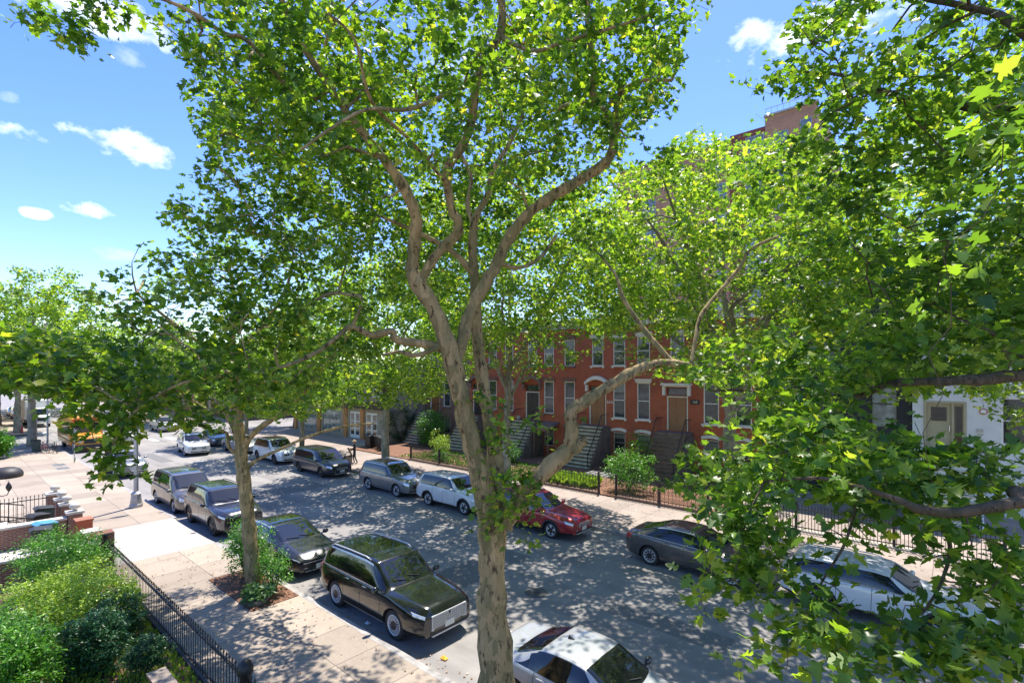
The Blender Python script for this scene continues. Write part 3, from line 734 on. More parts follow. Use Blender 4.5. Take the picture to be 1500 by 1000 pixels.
def truck(x, y):
    r = empty('box_truck', (x, y, 0), 0, 'white box truck with tall square cargo body, parked past the junction', 'truck')
    wp = M['white']
    m = MB(); m.box(-6.2, -1.2, -1.22, 1.22, .95, 3.35); bevel(m.build('cargo_box', wp, r), .05)
    m = MB(); m.prism([(-1.15, .6), (1.25, .6), (1.32, .8), (1.28, 1.35), (.35, 1.55), (-.15, 2.35), (-1.15, 2.45)], lambda a, b: (a, -1.0, b), lambda a, b: (a, 1.0, b)); bevel(m.build('cab', wp, r), .08, 3)
    m = MB(); m.add([(.40, -.9, 1.60), (.40, .9, 1.60), (-.05, .85, 2.30), (-.05, -.85, 2.30)], [(0,1,2,3)]); m.v = [(a+.03, b, c+.02) for a, b, c in m.v]; m.build('windshield', M['glass'], r)
    m = MB()
    for sd in (1, -1): m.box(-.85, .2, sd*1.0-.01, sd*1.0+.01, 1.6, 2.2)
    m.build('side_window', M['sideglass'], r)
    m = MB(); m.box(1.2, 1.34, -.55, .55, .85, 1.25); m.build('grille', M['black'], r)
    m = MB()
    for sd in (1, -1): m.box(1.2, 1.33, sd*.78-.14, sd*.78+.14, .95, 1.2)
    m.build('headlight', M['lens'], r)
    m = MB(); m.box(1.25, 1.42, -1.02, 1.02, .5, .72); bevel(m.build('bumper', M['chrome'], r), .02)
    for xx in (.55, -4.4):
        for sd in (1, -1): make_wheel(r, xx, sd*1.0, .42, sd, rim(5, .08, 0, M['silver']), .26)
truck(-88, 9.0)
# ================================================================= GROUND AND ROADS
def sheet(name, x0, x1, y0, y1, z, m, th=None):
    mb = MB()
    if th: mb.box(x0, x1, y0, y1, z-th, z)
    else: mb.add([(x0, y0, z), (x1, y0, z), (x1, y1, z), (x0, y1, z)], [(0,1,2,3)])
    return tag(mb.build(name, m), kind='structure')
sheet('ground', -900, 900, -900, 900, -.06, M['ground'])
sheet('road', -260, 60, 7.58, 19.35, 0, M['asphalt'])
tag(MB().add([(-76, -120, .004), (-64, -120, .004), (-64, 160, .004), (-76, 160, .004)], [(0,1,2,3)]).build('cross_road', M['asphalt']), kind='structure')
K = .13
# near pavement, with the driveway slab
sheet('near_sidewalk', -62.5, -27.6, 1.2, 7.42, K, M['walk'], .2)
sheet('near_sidewalk', -22.35, 60, 4.0, 7.42, K, M['walk'], .2)
sheet('near_sidewalk', -260, -77.5, 1.2, 7.42, K, M['walk'], .2)
sheet('driveway', -27.6, -22.35, 4.2, 7.42, K+.004, M['drive'], .2)
sheet('curb', -62.5, -27.6, 7.42, 7.60, K+.003, M['curb'], .2)
sheet('curb', -22.35, 60, 7.42, 7.60, K+.003, M['curb'], .2)
mb = MB(); mb.prism([(7.42, 0), (7.62, 0), (7.62, .03), (7.42, K+.004)], lambda a, b: (-27.6, a, b), lambda a, b: (-22.35, a, b)); tag(mb.build('driveway_ramp', M['drive']), kind='structure')
sheet('far_sidewalk', -62.5, 60, 19.52, 24.5, K, M['walk2'], .2)
sheet('far_sidewalk', -62.5, -41, 24.5, 29, K, M['walk2'], .2)
sheet('far_sidewalk', -260, -77.5, 19.52, 29, K, M['walk2'], .2)
sheet('curb', -62.5, 60, 19.34, 19.52, K+.003, M['curb'], .2)
sheet('garden_bed', -41, -8.7, 24.8, 33.3, K-.01, M['mulch'], .15)
sheet('forecourt', -8.7, 40, 24.8, 33.3, K-.012, M['walk2'], .15)
sheet('front_yard', -22.4, 60, -6, 4.0, K-.02, M['soil'], .15)
sheet('stoop_forecourt', -33, -22.4, -6, 4.2, K-.01, M['stone'], .15)
for i in range(7):
    y = 8.3+i*1.6
    sheet('crosswalk_stripe', -63.6, -60.9, y, y+.6, .006, M['paintline'])
for i in range(4):
    sheet('crosswalk_stripe', -79.9, -77.6, 8.3+i*1.6, 8.9+i*1.6, .006, M['paintline'])
for i, (gx, gy) in enumerate([(-49.9, 6.2), (-47.9, 6.15)]):
    g = MB(); g.box(gx-.55, gx+.55, gy-.35, gy+.35, K+.001, K+.012)
    for k in range(9): g.box(gx-.5+k*.12, gx-.46+k*.12, gy-.32, gy+.32, K+.012, K+.02)
    tag(g.build('pavement_grate', M['steel']), ['dark metal grate set in the pale pavement, farther of a pair', 'dark metal grate set in the pale pavement, nearer of a pair'][i], 'grate', 'pavement grates')
M['patch'] = mat('asphalt repair', (.175, .168, .162), .85, var=.25, sc=12, bump=.4)
for q in ((-13.5, -11.9, 11.2, 14.9), (-30.5, -28.9, 10.6, 16.0), (-7.8, -4.2, 12.9, 13.8), (-52, -46, 11.6, 12.5)): sheet('asphalt_patch', *q, .003, M['patch'])
g = MB(); g.lathe([(.36, .004), (.36, .012), (.33, .014)], (-9.9, 12.6, 0), n=24)
for k in range(5): g.box(-10.15, -9.65, 12.38+k*.1, 12.42+k*.1, .014, .018)
tag(g.build('manhole_cover', M['dkstone'], smooth=False), 'round cast iron manhole cover in the shaded roadway', 'manhole cover')
# ================================================================= BUILDINGS
def wall(x0, x1, z0, z1, y, holes, depth=.16, back=8):
    """front wall facing -Y with rectangular openings and real reveals"""
    m = MB(); xs = sorted({x0, x1}|{a for h in holes for a in h[:2]}); zs = sorted({z0, z1}|{a for h in holes for a in h[2:4]})
    for i in range(len(xs)-1):
        for j in range(len(zs)-1):
            cx, cz = (xs[i]+xs[i+1])/2, (zs[j]+zs[j+1])/2
            if any(h[0] < cx < h[1] and h[2] < cz < h[3] for h in holes): continue
            m.add([(xs[i], y, zs[j]), (xs[i+1], y, zs[j]), (xs[i+1], y, zs[j+1]), (xs[i], y, zs[j+1])], [(0,1,2,3)])
    for a, b, c, d in [h[:4] for h in holes]:
        q = y+depth
        m.add([(a,y,c),(b,y,c),(b,y,d),(a,y,d),(a,q,c),(b,q,c),(b,q,d),(a,q,d)], [(0,1,5,4),(1,2,6,5),(2,3,7,6),(3,0,4,7),(4,5,6,7)])
    q = y+back
    m.add([(x0,y,z0),(x1,y,z0),(x1,q,z0),(x0,q,z0),(x0,y,z1),(x1,y,z1),(x1,q,z1),(x0,q,z1)], [(1,2,6,5),(2,3,7,6),(3,0,4,7),(4,5,6,7)])
    return m
def window(parent, a, b, c, d, y, fm, lint=None, sill=None, bars=False, pane='pane', arch=False, lm=None, ac=False):
    f = MB(); q = y+.13; w = .075
    f.box(a, a+w, y+.03, q, c, d); f.box(b-w, b, y+.03, q, c, d); f.box(a+w, b-w, y+.03, q, d-w, d); f.box(a+w, b-w, y+.03, q, c, c+w*.8)
    mz = c+(d-c)*.5; f.box(a+w, b-w, y+.075, q-.02, mz-.03, mz+.03)
    fo = f.build('window', fm, parent)
    p = MB(); p.box(a+w, b-w, q-.035, q-.02, c+w*.8, d-w); p.build('pane', M[pane], fo)
    if pane == 'pane' and random.random() < .55:
        h = (d-c)*random.choice([.25, .45, .45, .6]); p = MB(); p.box(a+w+.01, b-w-.01, q-.04, q-.036, d-w-h, d-w-.003); p.build('blind', M['blindm'], fo)
    lm = lm or fm
    if lint:
        l = MB(); l.box(a-.11, b+.11, y-.05, y-.003, d+.002, d+.2); l.box(a-.17, b+.17, y-.13, y-.003, d+.2, d+.27)
        l.box(a-.11, a-.01, y-.08, y-.051, d+.0, d+.2); l.box(b+.01, b+.11, y-.08, y-.051, d, d+.2)
        if arch:
            l = MB(); n = 10; r0 = [(a-.12+(b-a+.24)*i/n, d+.02+.10*math.sin(math.pi*i/n)) for i in range(n+1)]
            l.prism(r0+[(x, z+.2) for x, z in r0[::-1]], lambda x, z: (x, y-.1, z), lambda x, z: (x, y-.003, z))
        l.build('lintel', lm, fo)
    if sill:
        l = MB(); l.box(a-.12, b+.12, y-.12, y-.003, c-.1, c-.003); l.box(a-.08, a+.04, y-.08, y-.003, c-.2, c-.1); l.box(b-.04, b+.08, y-.08, y-.003, c-.2, c-.1); l.build('sill', lm, fo)
    if bars:
        l = MB()
        for i in range(8): x = a+.05+(b-a-.1)*i/7; l.box(x-.01, x+.01, y-.03, y-.01, c, d)
        for z in (c+.1, (c+d)/2, d-.15): l.box(a, b, y-.035, y-.012, z-.015, z+.015)
        l.build('security_bars', M['iron'], fo)
    if ac:
        l = MB(); l.box(a+.1, b-.1, y-.2, y+.1, c+.003, c+.38)
        for i in range(6): l.box(a+.13, b-.13, y-.21, y-.2, c+.05+i*.05, c+.07+i*.05)
        l.build('air_conditioner', M['white'], fo)
    return fo
M['blindm'] = mat('window blind', (.3, .29, .26), .8, var=.1)
def stoop(parent, x, w, y0, y1, ztop, n, m, side, rail='iron'):
    s_ = MB(); d = (y1-y0-1.1)/n; h = ztop/n
    for i in range(n):
        s_.box(x-w/2, x+w/2, y0+i*d, y1-.003, i*h+(.0 if i == 0 else .0), (i+1)*h-.06)
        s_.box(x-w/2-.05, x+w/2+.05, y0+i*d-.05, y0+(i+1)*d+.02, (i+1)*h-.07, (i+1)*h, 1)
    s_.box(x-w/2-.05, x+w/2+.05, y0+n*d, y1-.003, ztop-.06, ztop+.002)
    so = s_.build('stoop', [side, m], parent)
    for sx in (-1, 1):
        c = MB(); xx = x+sx*(w/2+.09)
        c.prism([(y0+.05, .02), (y0+.05, h*.6), (y0+n*d, ztop-.2), (y1-.01, ztop-.2), (y1-.01, .02)], lambda a, b: (xx-.035, a, b), lambda a, b: (xx+.035, a, b))
        c.build('stoop_cheek', side, so)
    for sx in (-1, 1):
        r = MB(); xx = x+sx*(w/2-.06)
        r.beam((xx, y0+.1, h+.85), (xx, y0+n*d, ztop+.9), .045); r.beam((xx, y0+n*d, ztop+.9), (xx, y1-.1, ztop+.9), .045)
        for i in range(0, n+1, 2):
            yy = y0+.1+(n*d-.1)*i/n; zz = h+(ztop-h)*i/n; r.beam((xx, yy, zz-.02), (xx, yy, zz+.86), .014)
        for i in range(4): yy = y0+n*d+.25*i; r.beam((xx, yy, ztop), (xx, yy, ztop+.9), .018)
        r.tube([(xx, y0+.1, .05), (xx, y0+.1, h+.95)], .035, 8); r.ball((xx, y0+.1, h+1.0), .055)
        r.build('railing', M['iron'] if rail == 'iron' else rail, so)
    return so
def door(parent, a, b, c, d, y, dm, fm, style):
    o = MB(); q = y+.15; mid = (a+b)/2
    o.box(a+.09, b-.09, q-.06, q-.01, c, d-.08)
    ws = [(a+.09, mid-.01), (mid+.01, b-.09)] if style == 'double' else [(a+.09, b-.09)]
    for s0, s1 in ws:
        for z0, z1 in ((.08, .38), (.44, .62), (.68, .93)):
            o.box(s0+.1, s1-.1, q-.085, q-.06, c+(d-c)*z0, c+(d-c)*z1)
    do = o.build('door', dm, parent)
    f = MB(); f.box(a, a+.09, y+.02, q, c, d); f.box(b-.09, b, y+.02, q, c, d); f.box(a+.09, b-.09, y+.02, q, d-.08, d); f.build('door_frame', fm, do)
    hd = MB(); hd.ball((mid+.09, q-.11, c+(d-c)*.42), .035); hd.build('door_handle', M['chrome'], do)
    return do
YW = 33.5
GR = 'attached brick row houses across the street'
def rowhouse(x0, x1, label, doorx, cols, lm, doorm, wm=None, number=None, hood='arch', ztop=11.0, stoopm=None, brick='brick', gcols=None, acs=()):
    r = empty('row_house', (0, 0, 0), 0, label, 'house', GR)
    holes = []; up = [doorx]+cols
    for x in up: holes.append((x-.5, x+.5, 7.5, 9.6))
    for x in cols: holes.append((x-.5, x+.5, 3.6, 6.25))
    for x in (gcols or cols): holes.append((x-.5, x+.5, .95, 2.55))
    holes.append((doorx-.75, doorx+.75, 3.0, 6.0))
    wall(x0, x1, 0, ztop-.5, YW, holes).build('wall', M[brick], r)
    wm = wm or M['trim']
    for i, x in enumerate(up): window(r, x-.5, x+.5, 7.5, 9.6, YW, wm, True, True, lm=lm, ac=i in acs)
    for x in cols: window(r, x-.5, x+.5, 3.6, 6.25, YW, wm, True, True, lm=lm)
    for x in (gcols or cols): window(r, x-.5, x+.5, .95, 2.55, YW, wm, True, False, True, arch=True, lm=lm)
    do = door(r, doorx-.75, doorx+.75, 3.0, 5.35, YW+.02, doorm, wm, 'double')
    t = MB(); t.box(doorx-.66, doorx+.66, YW+.08, YW+.1, 5.43, 5.9); t.build('transom', M['pane'], do)
    hm = MB()
    if hood == 'arch':
        n = 14; a0 = [(doorx-1.02+2.04*i/n, 6.02+.42*math.sin(math.pi*i/n)**.8) for i in range(n+1)]
        hm.prism(a0+[(doorx-1.02+2.04*i/n, 6.22+.5*math.sin(math.pi*i/n)**.8) for i in range(n, -1, -1)], lambda a, b: (a, YW-.32, b), lambda a, b: (a, YW-.003, b))
        for sx in (-1, 1): hm.box(doorx+sx*.9-.09, doorx+sx*.9+.09, YW-.22, YW-.003, 5.55, 6.02)
    else:
        hm.box(doorx-1.05, doorx+1.05, YW-.4, YW-.003, 6.1, 6.24); hm.box(doorx-.95, doorx+.95, YW-.25, YW-.003, 6.0, 6.1)
        for sx in (-1, 1): hm.box(doorx+sx*.88-.09, doorx+sx*.88+.09, YW-.26, YW-.003, 5.4, 6.0)
    hm.build('door_hood', lm, r)
    stoop(r, doorx, 2.15, 30.4, YW, 2.95, 12, stoopm or M['stoop'], M['stoopside'])
    c = MB(); c.box(x0+.01, x1-.01, YW-.12, YW+.3, ztop-.55, ztop-.15); c.box(x0-.0, x1+.0, YW-.42, YW+.3, ztop-.15, ztop+.0); c.box(x0, x1, YW-.5, YW+.3, ztop, ztop+.1)
    n = int((x1-x0)/.85)
    for i in range(n): xx = x0+.4+(x1-x0-.8)*i/(n-1); c.box(xx-.08, xx+.08, YW-.36, YW-.12, ztop-.6, ztop-.15)
    c.build('cornice', M['trim'] if lm is M['trim'] else M['grey'], r)
    rf = MB(); rf.box(x0+.003, x1-.003, YW+.31, YW+8.1, ztop-.48, ztop-.2); rf.build('roof', M['roofdark'], r)
    ch = MB(); ch.box(x1-.9, x1-.2, YW+4, YW+4.8, ztop-.3, ztop+.9); ch.build('chimney', M[brick], r)
    if number:
        tx = text_mesh(number[0], number[3], number[4], r, 'house_number', Matrix.Translation((number[1], YW-.012-(.02 if len(number) > 5 else 0), number[2])) @ Matrix.Rotation(R(90), 4, 'X'))
        if len(number) > 5: b = MB(); b.box(number[1]-.3, number[1]+.3, YW-.02, YW-.002, number[2]-.15, number[2]+.15); b.build('number_plate', M['iron'], r)
    return r
M['grey'] = mat('weathered cornice paint', (.4, .4, .38), .7, var=.15)
rowhouse(-21.85, -15.75, 'red brick house with pale arched door hood and number 166A by its mossy stoop', -20.35, [-18.5, -16.55], M['trim'], M['brickdoor'] if 'brickdoor' in M else M['wood'], number=('166A', -19.35, 4.75, .34, M['plate']))
rowhouse(-15.75, -8.72, 'red brick house with varnished wooden double doors beside a small black number plate', -14.05, [-11.75, -9.75], M['trim'], M['wood'], hood='flat', number=('168', -12.82, 5.0, .24, M['plate'], 1), stoopm=M['brown'], acs=(0,))
rowhouse(-28.0, -21.85, 'red brick house with dark brownstone lintels and dark glazed double doors', -26.75, [-25.0, -22.95], M['brown'], M['darkdoor'], stoopm=M['stoop'])
rowhouse(-34.3, -28.0, 'red brick house behind the mature trunk, its stoop beside a leafy shrub', -33.2, [-31.4, -29.4], M['brown'], M['darkdoor'], stoopm=M['stoop'])
rowhouse(-41.0, -34.3, 'brick house at the corner shop end with its ivy edged stone stoop', -39.4, [-37.6, -35.7], M['brown'], M['wood'], stoopm=M['stone'], brick='brickdk')
# canopy over the basement entry of one house
t = MB(); t.prism([(31.9, 2.3), (33.48, 2.75), (33.48, 2.95), (31.85, 2.5)], lambda a, b: (-25.4, a, b), lambda a, b: (-23.9, a, b)); 
for xx in (-25.35, -23.95): t.tube([(xx, 31.95, .1), (xx, 31.95, 2.32)], .05, 8)
tag(t.build('entry_canopy', M['brown']), 'brownstone canopy over the basement entry beside the dark lintelled house stoop', 'canopy')
# black clapboard house
r = empty('clapboard_house', (0, 0, 0), 0, 'charcoal clapboard house with pale metal roof between brick and white houses', 'house')
cols = [-7.6, -5.1, -2.6]; holes = [(x-.6, x+.6, a, b) for x in cols for a, b in ((4.0, 6.6), (7.8, 9.9), (10.9, 12.6))]+[(x-.6, x+.6, .9, 2.6) for x in cols]
wall(-8.70, -1.42, 0, 13.6, YW-.02, holes, back=9).build('wall', M['clap'], r)
for a, b, c, d in holes: window(r, a, b, c, d, YW-.02, M['iron'], pane='panepale' if random.random() < .6 else 'pane')
s_ = MB(); z = .3
while z < 13.4:
    segs = [(-8.70, -1.42)]
    for a, b, c, d in holes:
        if c-.02 < z+.14 and z < d+.02:
            ns = []
            for p, q in segs:
                if a > p and b < q: ns += [(p, a), (b, q)]
                else: ns.append((p, q))
            segs = ns
    for p, q in segs:
        s_.prism([(YW-.025, z+.15), (YW-.05, z), (YW-.025, z)], lambda a, b: (p, a, b), lambda a, b: (q, a, b))
    z += .155
s_.build('clapboard', M['clap'], r)
c = MB(); c.box(-8.75, -1.38, YW-.5, YW+.2, 13.05, 13.35); c.box(-8.75, -1.38, YW-.62, YW+.2, 13.35, 13.6); c.build('cornice', M['clap'], r)
c = MB(); c.prism([(YW-.6, 13.603), (YW+3.5, 14.6), (YW+9, 13.603)], lambda a, b: (-8.72, a, b), lambda a, b: (-1.4, a, b))
for i in range(15): xx = -8.6+i*.5; c.beam((xx, YW-.6, 13.63), (xx, YW+3.5, 14.63), .04, .05)
c.build('roof', M['roofmetal'], r)
# white stucco house
r = empty('stucco_house', (0, 0, 0), 0, 'white stucco house with olive tan door and narrow sidelight above its steps', 'house')
holes = [(1.9, 3.1, 3.6, 5.8), (4.2, 5.4, 3.6, 5.8), (-.2, 1.2, 8.1, 9.8), (2.6, 4.0, 8.1, 9.8), (-.95, .68, 2.9, 5.55), (.2, 1.5, 10.9, 12.4), (2.8, 4.1, 10.9, 12.4)]
wall(-1.40, 6.6, 0, 10.2, YW-.25, [h for h in holes if h[3] < 10.3]).build('wall', M['stucco'], r)
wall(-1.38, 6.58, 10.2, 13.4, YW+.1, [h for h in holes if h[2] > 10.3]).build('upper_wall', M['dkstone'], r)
for h in holes[:4]: window(r, *h, YW-.25, M['white'])
for h in holes[5:]: window(r, *h, YW+.1, M['white'], True, True)
c = MB(); c.box(-1.42, 6.62, YW-.45, YW+.09, 10.0, 10.25); c.build('cornice', M['white'], r)
c = MB(); yq = YW-.25
c.box(-.95, -.83, yq-.03, yq+.14, 2.9, 5.55); c.box(.56, .68, yq-.03, yq+.14, 2.9, 5.55); c.box(-.83, .56, yq-.03, yq+.14, 5.43, 5.55); c.box(.12, .22, yq-.03, yq+.14, 2.9, 5.43)
df = c.build('door_frame', M['tan'], r)
c = MB(); c.box(-.82, .11, yq+.06, yq+.11, 2.9, 5.42); c.box(-.70, -.02, yq+.04, yq+.06, 3.0, 3.9); c.box(-.70, -.02, yq+.04, yq+.06, 4.0, 4.35); do = c.build('door', M['tan'], r)
MB().box(-.66, -.06, yq+.035, yq+.07, 4.55, 5.25).build('door_pane', M['glass'], do)
MB().box(.27, .51, yq+.06, yq+.09, 3.1, 5.3).build('sidelight', M['glass'], r)
MB().box(.23, .55, yq+.091, yq+.13, 2.9, 5.42).build('sidelight_panel', M['tan'], r)
c = MB(); c.tube([(.04, yq+.0, 4.05), (.04, yq+.0, 4.35)], .018, 6); c.build('door_handle', M['chrome'], do)
c = MB(); c.lathe([(.15, -.04), (.15, 0)], (1.28, yq-.003, 5.1), 'Y', 18); al = c.build('round_alarm_box', M['red'], r)
c = MB(); c.lathe([(.11, -.055), (.11, -.035)], (1.28, yq-.01, 5.1), 'Y', 18); c.build('alarm_face', M['white'], al)
c = MB(); c.box(1.05, 1.28, yq-.06, yq-.003, 4.1, 4.25); c.box(1.05, 1.28, yq-.05, yq-.003, 3.95, 4.02); c.build('letter_slot', M['steel'], r)
stoop(r, -.1, 2.3, 29.4, YW-.25, 2.88, 12, M['stone'], M['white'], M['iron'])
rf = MB(); rf.box(-1.38, 6.58, YW+.12, YW+8, 13.403, 13.5); rf.build('roof', M['roofdark'], r)
# further house at the right and corner building at the left
r = empty('brick_house', (0, 0, 0), 0, 'dark brick house right of the white stucco house, hidden by near leaves', 'house')
holes = [(x-.5, x+.5, a, b) for x in (8.2, 10.6, 13) for a, b in ((3.6, 6), (7.4, 9.4))]
wall(6.62, 14.6, 0, 11, YW, holes).build('wall', M['brickdk'], r)
for h in holes: window(r, *h, YW, M['trim'], True, True)
MB().box(6.62, 14.6, YW-.4, YW+.2, 10.6, 11.1).build('cornice', M['grey'], r)
r = empty('corner_shop', (0, 0, 0), 0, 'beige corner shop building with orange pillars and white glazed doors', 'building')
Y2 = 29.0; dh = [(-47.9, -46.0, .14, 2.9), (-53.5, -49.8, .5, 2.9), (-44.9, -42.9, .14, 2.9), (-58.6, -55.0, .5, 2.9)]
up = [(x-.55, x+.55, 4.6, 6.6) for x in (-43, -46, -49, -52, -55, -58)]
wall(-60.2, -41.02, 0, 7.9, Y2, dh+up, back=12).build('wall', M['beige'], r)
for h in up: window(r, *h, Y2, M['trim'], True, True)
for x in (-41.4, -45.4, -48.6, -54.2, -59.8): MB().box(x-.32, x+.32, Y2-.16, Y2-.003, .1, 3.2).build('pillar', M['orange'], r)
c = MB()
for x0, x1 in ((-47.9, -46.0), (-44.9, -42.9)):
    for k in range(2):
        a = x0+k*(x1-x0)/2; b = a+(x1-x0)/2
        c.box(a+.02, b-.02, Y2+.06, Y2+.12, .15, 2.88)
d_ = c.build('door', M['white'], r)
for x0, x1 in ((-47.9, -46.0), (-44.9, -42.9)):
    c = MB()
    for k in range(2):
        a = x0+k*(x1-x0)/2; b = a+(x1-x0)/2
        for z0, z1 in ((.5, 1.1), (1.2, 1.85), (1.95, 2.7)): c.box(a+.17, b-.17, Y2+.045, Y2+.06, z0, z1)
    c.build('door_pane', M['pane'], d_)
c = MB()
for h in (dh[1], dh[3]): c.box(h[0]+.05, h[1]-.05, Y2+.06, Y2+.1, h[2], h[3])
c.build('shop_window', M['panepale'], r)
c = MB(); c.box(-60.3, -40.98, Y2-.18, Y2-.003, 3.25, 4.0); c.build('fascia', M['darkdoor'], r)
c = MB(); c.box(-60.3, -40.98, Y2-.45, Y2+.3, 7.6, 8.05); c.build('cornice', M['trim'], r)
c = MB(); c.box(-60.2, -41.05, Y2+.3, Y2+12, 7.903, 8.0); c.build('roof', M['roofdark'], r)
# tall block behind
r = empty('apartment_block', (0, 0, 0), 0, 'tall tan and wine brick apartment block with glass corner bays above the trees', 'building')
YB = 60; holes = []
def px_x(px, Y): t = (px-750)/737; return Y*(.7555*t-.6551)/(.6551*t+.7555)
bays = [(-29.7, -28.0), (-20.6, -19.3)]
rows = [(z, z+2.0) for z in (31.0, 27.6, 24.2, 20.8, 17.4, 14)]
for z0, z1 in rows:
    for a, b in bays: holes.append((a, b, z0-.6, z1-.6))
    holes.append((-11.8, -10.7, z0-.3, z1+.6)); holes.append((-14.2, -12.9, z0-.3, z1)); holes.append((-25.5, -24.2, z0-.6, z1-.6))
wall(-33.4, -18.9, 0, 33.4, YB, [h for h in holes if h[1] < -18.9], back=16).build('wall', M['bricktan'], r)
wall(-15.2, -10.3, 0, 34.9, YB-.1, [h for h in holes if h[0] > -15.2], back=16).build('tower_wall', M['bricktan'], r)
wall(-18.9, -15.2, 0, 34.0, YB-.05, [(-17.2, -15.3, 13, 33.3)], back=16).build('wine_wall', M['brickwine'], r)
for h in holes:
    yy = YB if h[1] < -18.9 else YB-.1
    fo = MB(); a, b, c_, d_ = h; fo.box(a, b, yy+.05, yy+.12, c_, c_+.1); fo.box(a, b, yy+.05, yy+.12, d_-.1, d_); fo.box(a, a+.08, yy+.05, yy+.12, c_+.1, d_-.1); fo.box(b-.08, b, yy+.05, yy+.12, c_+.1, d_-.1)
    fo = fo.build('window', M['steel'], r); MB().box(a+.08, b-.08, yy+.08, yy+.1, c_+.1, d_-.1).build('pane', M['panesky'] if 'panesky' in M else M['panepale'], fo)
MB().box(-17.2, -15.3, YB+.02, YB+.06, 13, 33.3).build('curtain_wall', M['panepale'], r)
c = MB()
for i in range(13): z = 13+i*1.69; c.box(-17.2, -15.3, YB-.05, YB+.02, z-.07, z+.07)
for x in (-17.17, -16.25, -15.33): c.box(x-.05, x+.05, YB-.051, YB+.019, 13, 33.3)
c.build('mullion', M['steel'], r)
c = MB(); c.box(-33.6, -18.91, YB-.3, YB+.3, 33.403, 33.6); c.box(-15.3, -10.1, YB-.3, YB+.3, 34.903, 35.1); c.build('parapet', M['grey'], r)
c = MB()
for i in range(9): x = -15.2+i*.6; c.tube([(x, YB+.1, 35.1), (x, YB+.1, 35.9)], .02, 4)
c.beam((-15.2, YB+.1, 35.9), (-10.3, YB+.1, 35.9), .05); c.build('roof_railing', M['steel'], r)
# blocks far down the street
def farblock(x0, x1, y, h, m, label, side=1, nx=5, nz=3):
    r = empty('street_building', (0, 0, 0), 0, label, 'building', 'low buildings down the street')
    holes = []
    for i in range(nx):
        cx = x0+(x1-x0)*(i+.5)/nx
        for j in range(nz): zz = 1.2+j*(h-1)/nz; holes.append((cx-.55, cx+.55, zz, zz+1.7))
    yf = y
    mb = wall(x0, x1, 0, h, 0, holes, back=12)
    wl = mb.build('wall', m, r)
    w_ = MB(); p_ = MB()
    for a, b, c, d in holes: window(r, a, b, c, d, 0, M['trim'], True, True)
    MB().box(x0-.1, x1+.1, -.3, .2, h-.45, h+.15).build('cornice', M['grey'], r)
    if side < 0: r.rotation_euler.z = math.pi; r.location = (x0+x1, y, 0)
    else: r.location = (0, y, 0)
farblock(-92, -78, 29.5, 10, M['brickdk'], 'brown brick building on the far side beyond the junction')
farblock(-112, -92.2, 29.5, 12, M['bricktan'], 'tan brick building on the far side, second beyond the junction', nx=6)
farblock(-140, -112.2, 29.5, 10, M['brick'], 'red brick building on the far side, third beyond the junction', nx=8)
farblock(-98, -80, 0.6, 10, M['brickdk'], 'brown brick building on the near side beyond the junction', -1)
farblock(-126, -98.5, 0.6, 12, M['bricktan'], 'tan brick building on the near side, second beyond the junction', -1, 7)
# ================================================================= FENCES
def iron_fence(x0, x1, y, z0, h, label, step=.13, posts=None, ornate=False, knob=False, group='iron fences along the gardens', base=None, thin=.011, bw=.14):
    r = empty('iron_fence', (x0, y, 0), 0, label, 'fence', group); L = x1-x0
    m = MB(); n = int(L/step)
    for i in range(n+1):
        x = L*i/n
        m.box(x-thin, x+thin, -thin, thin, z0, z0+h)
        if ornate:
            if i < n:
                cx = x+L/n/2; q = MB()
                m.tube([(cx+.05*math.cos(t), 0, z0+h*.58+.14*math.sin(t)) for t in [j*math.pi/4 for j in range(9)]], .012, 4, cap=False)
                m.tube([(cx+.045*math.cos(t), 0, z0+h*.25+.10*math.sin(t)) for t in [j*math.pi/4 for j in range(9)]], .012, 4, cap=False)
        else: m.lathe([(.026, 0), (.001, .09)], (x, 0, z0+h), n=4)
    m.box(0, L, -.02, .02, z0+h*.86, z0+h*.86+.035); m.box(0, L, -.02, .02, z0+.08, z0+.115)
    m.build('pickets', M['iron'], r)
    for px in posts or []:
        p = MB(); p.box(px-x0-.05, px-x0+.05, -.05, .05, z0-.02, z0+h+.08)
        if knob: p.lathe([(.11, 0), (.12, .25), (.12, h), (.15, h+.05), (.15, h+.15), (.09, h+.24), (.02, h+.28)], (px-x0, 0, z0), n=12)
        else: p.ball((px-x0, 0, z0+h+.14), .075, 8)
        p.build('post', M['iron'], r, True, 35)
    if base: b = MB(); b.box(-.02, L+.02, -bw, bw, .05, z0); b.build('stone_base', base, r)
    return r
iron_fence(-31.9, -21.7, 24.65, .25, .85, 'low black picket fence on a stone base before the shrub filled gardens', posts=[-31.9, -28.5, -25.2, -21.7], base=M['brown'])
iron_fence(-19.2, -14.9, 24.65, .25, .95, 'ornate black cast iron fence before the bright green grass bed', ornate=True, step=.2, posts=[-19.2, -14.9], base=M['brown'])
iron_fence(-21.5, -19.4, 24.65, .25, .85, 'short black gate section left of the ornate cast iron fence', step=.16, base=M['brown'])
iron_fence(-13.8, -8.8, 24.65, .25, .95, 'ornate black cast iron fence behind the charcoal sedan', ornate=True, step=.2, posts=[-13.8, -11.3, -8.8], base=M['brown'])
iron_fence(-8.4, 1.5, 24.65, .2, 1.0, 'plain black picket fence before the clapboard and white houses', step=.12, posts=[-8.4, -5, -1.6, 1.5], base=M['stone'])
iron_fence(-22.3, -9.9, 4.0, .2, .95, 'black spear topped fence between the leafy front garden and pavement', posts=[-22.3], knob=False, base=M['dkstone'], thin=.007, bw=.07, step=.155)
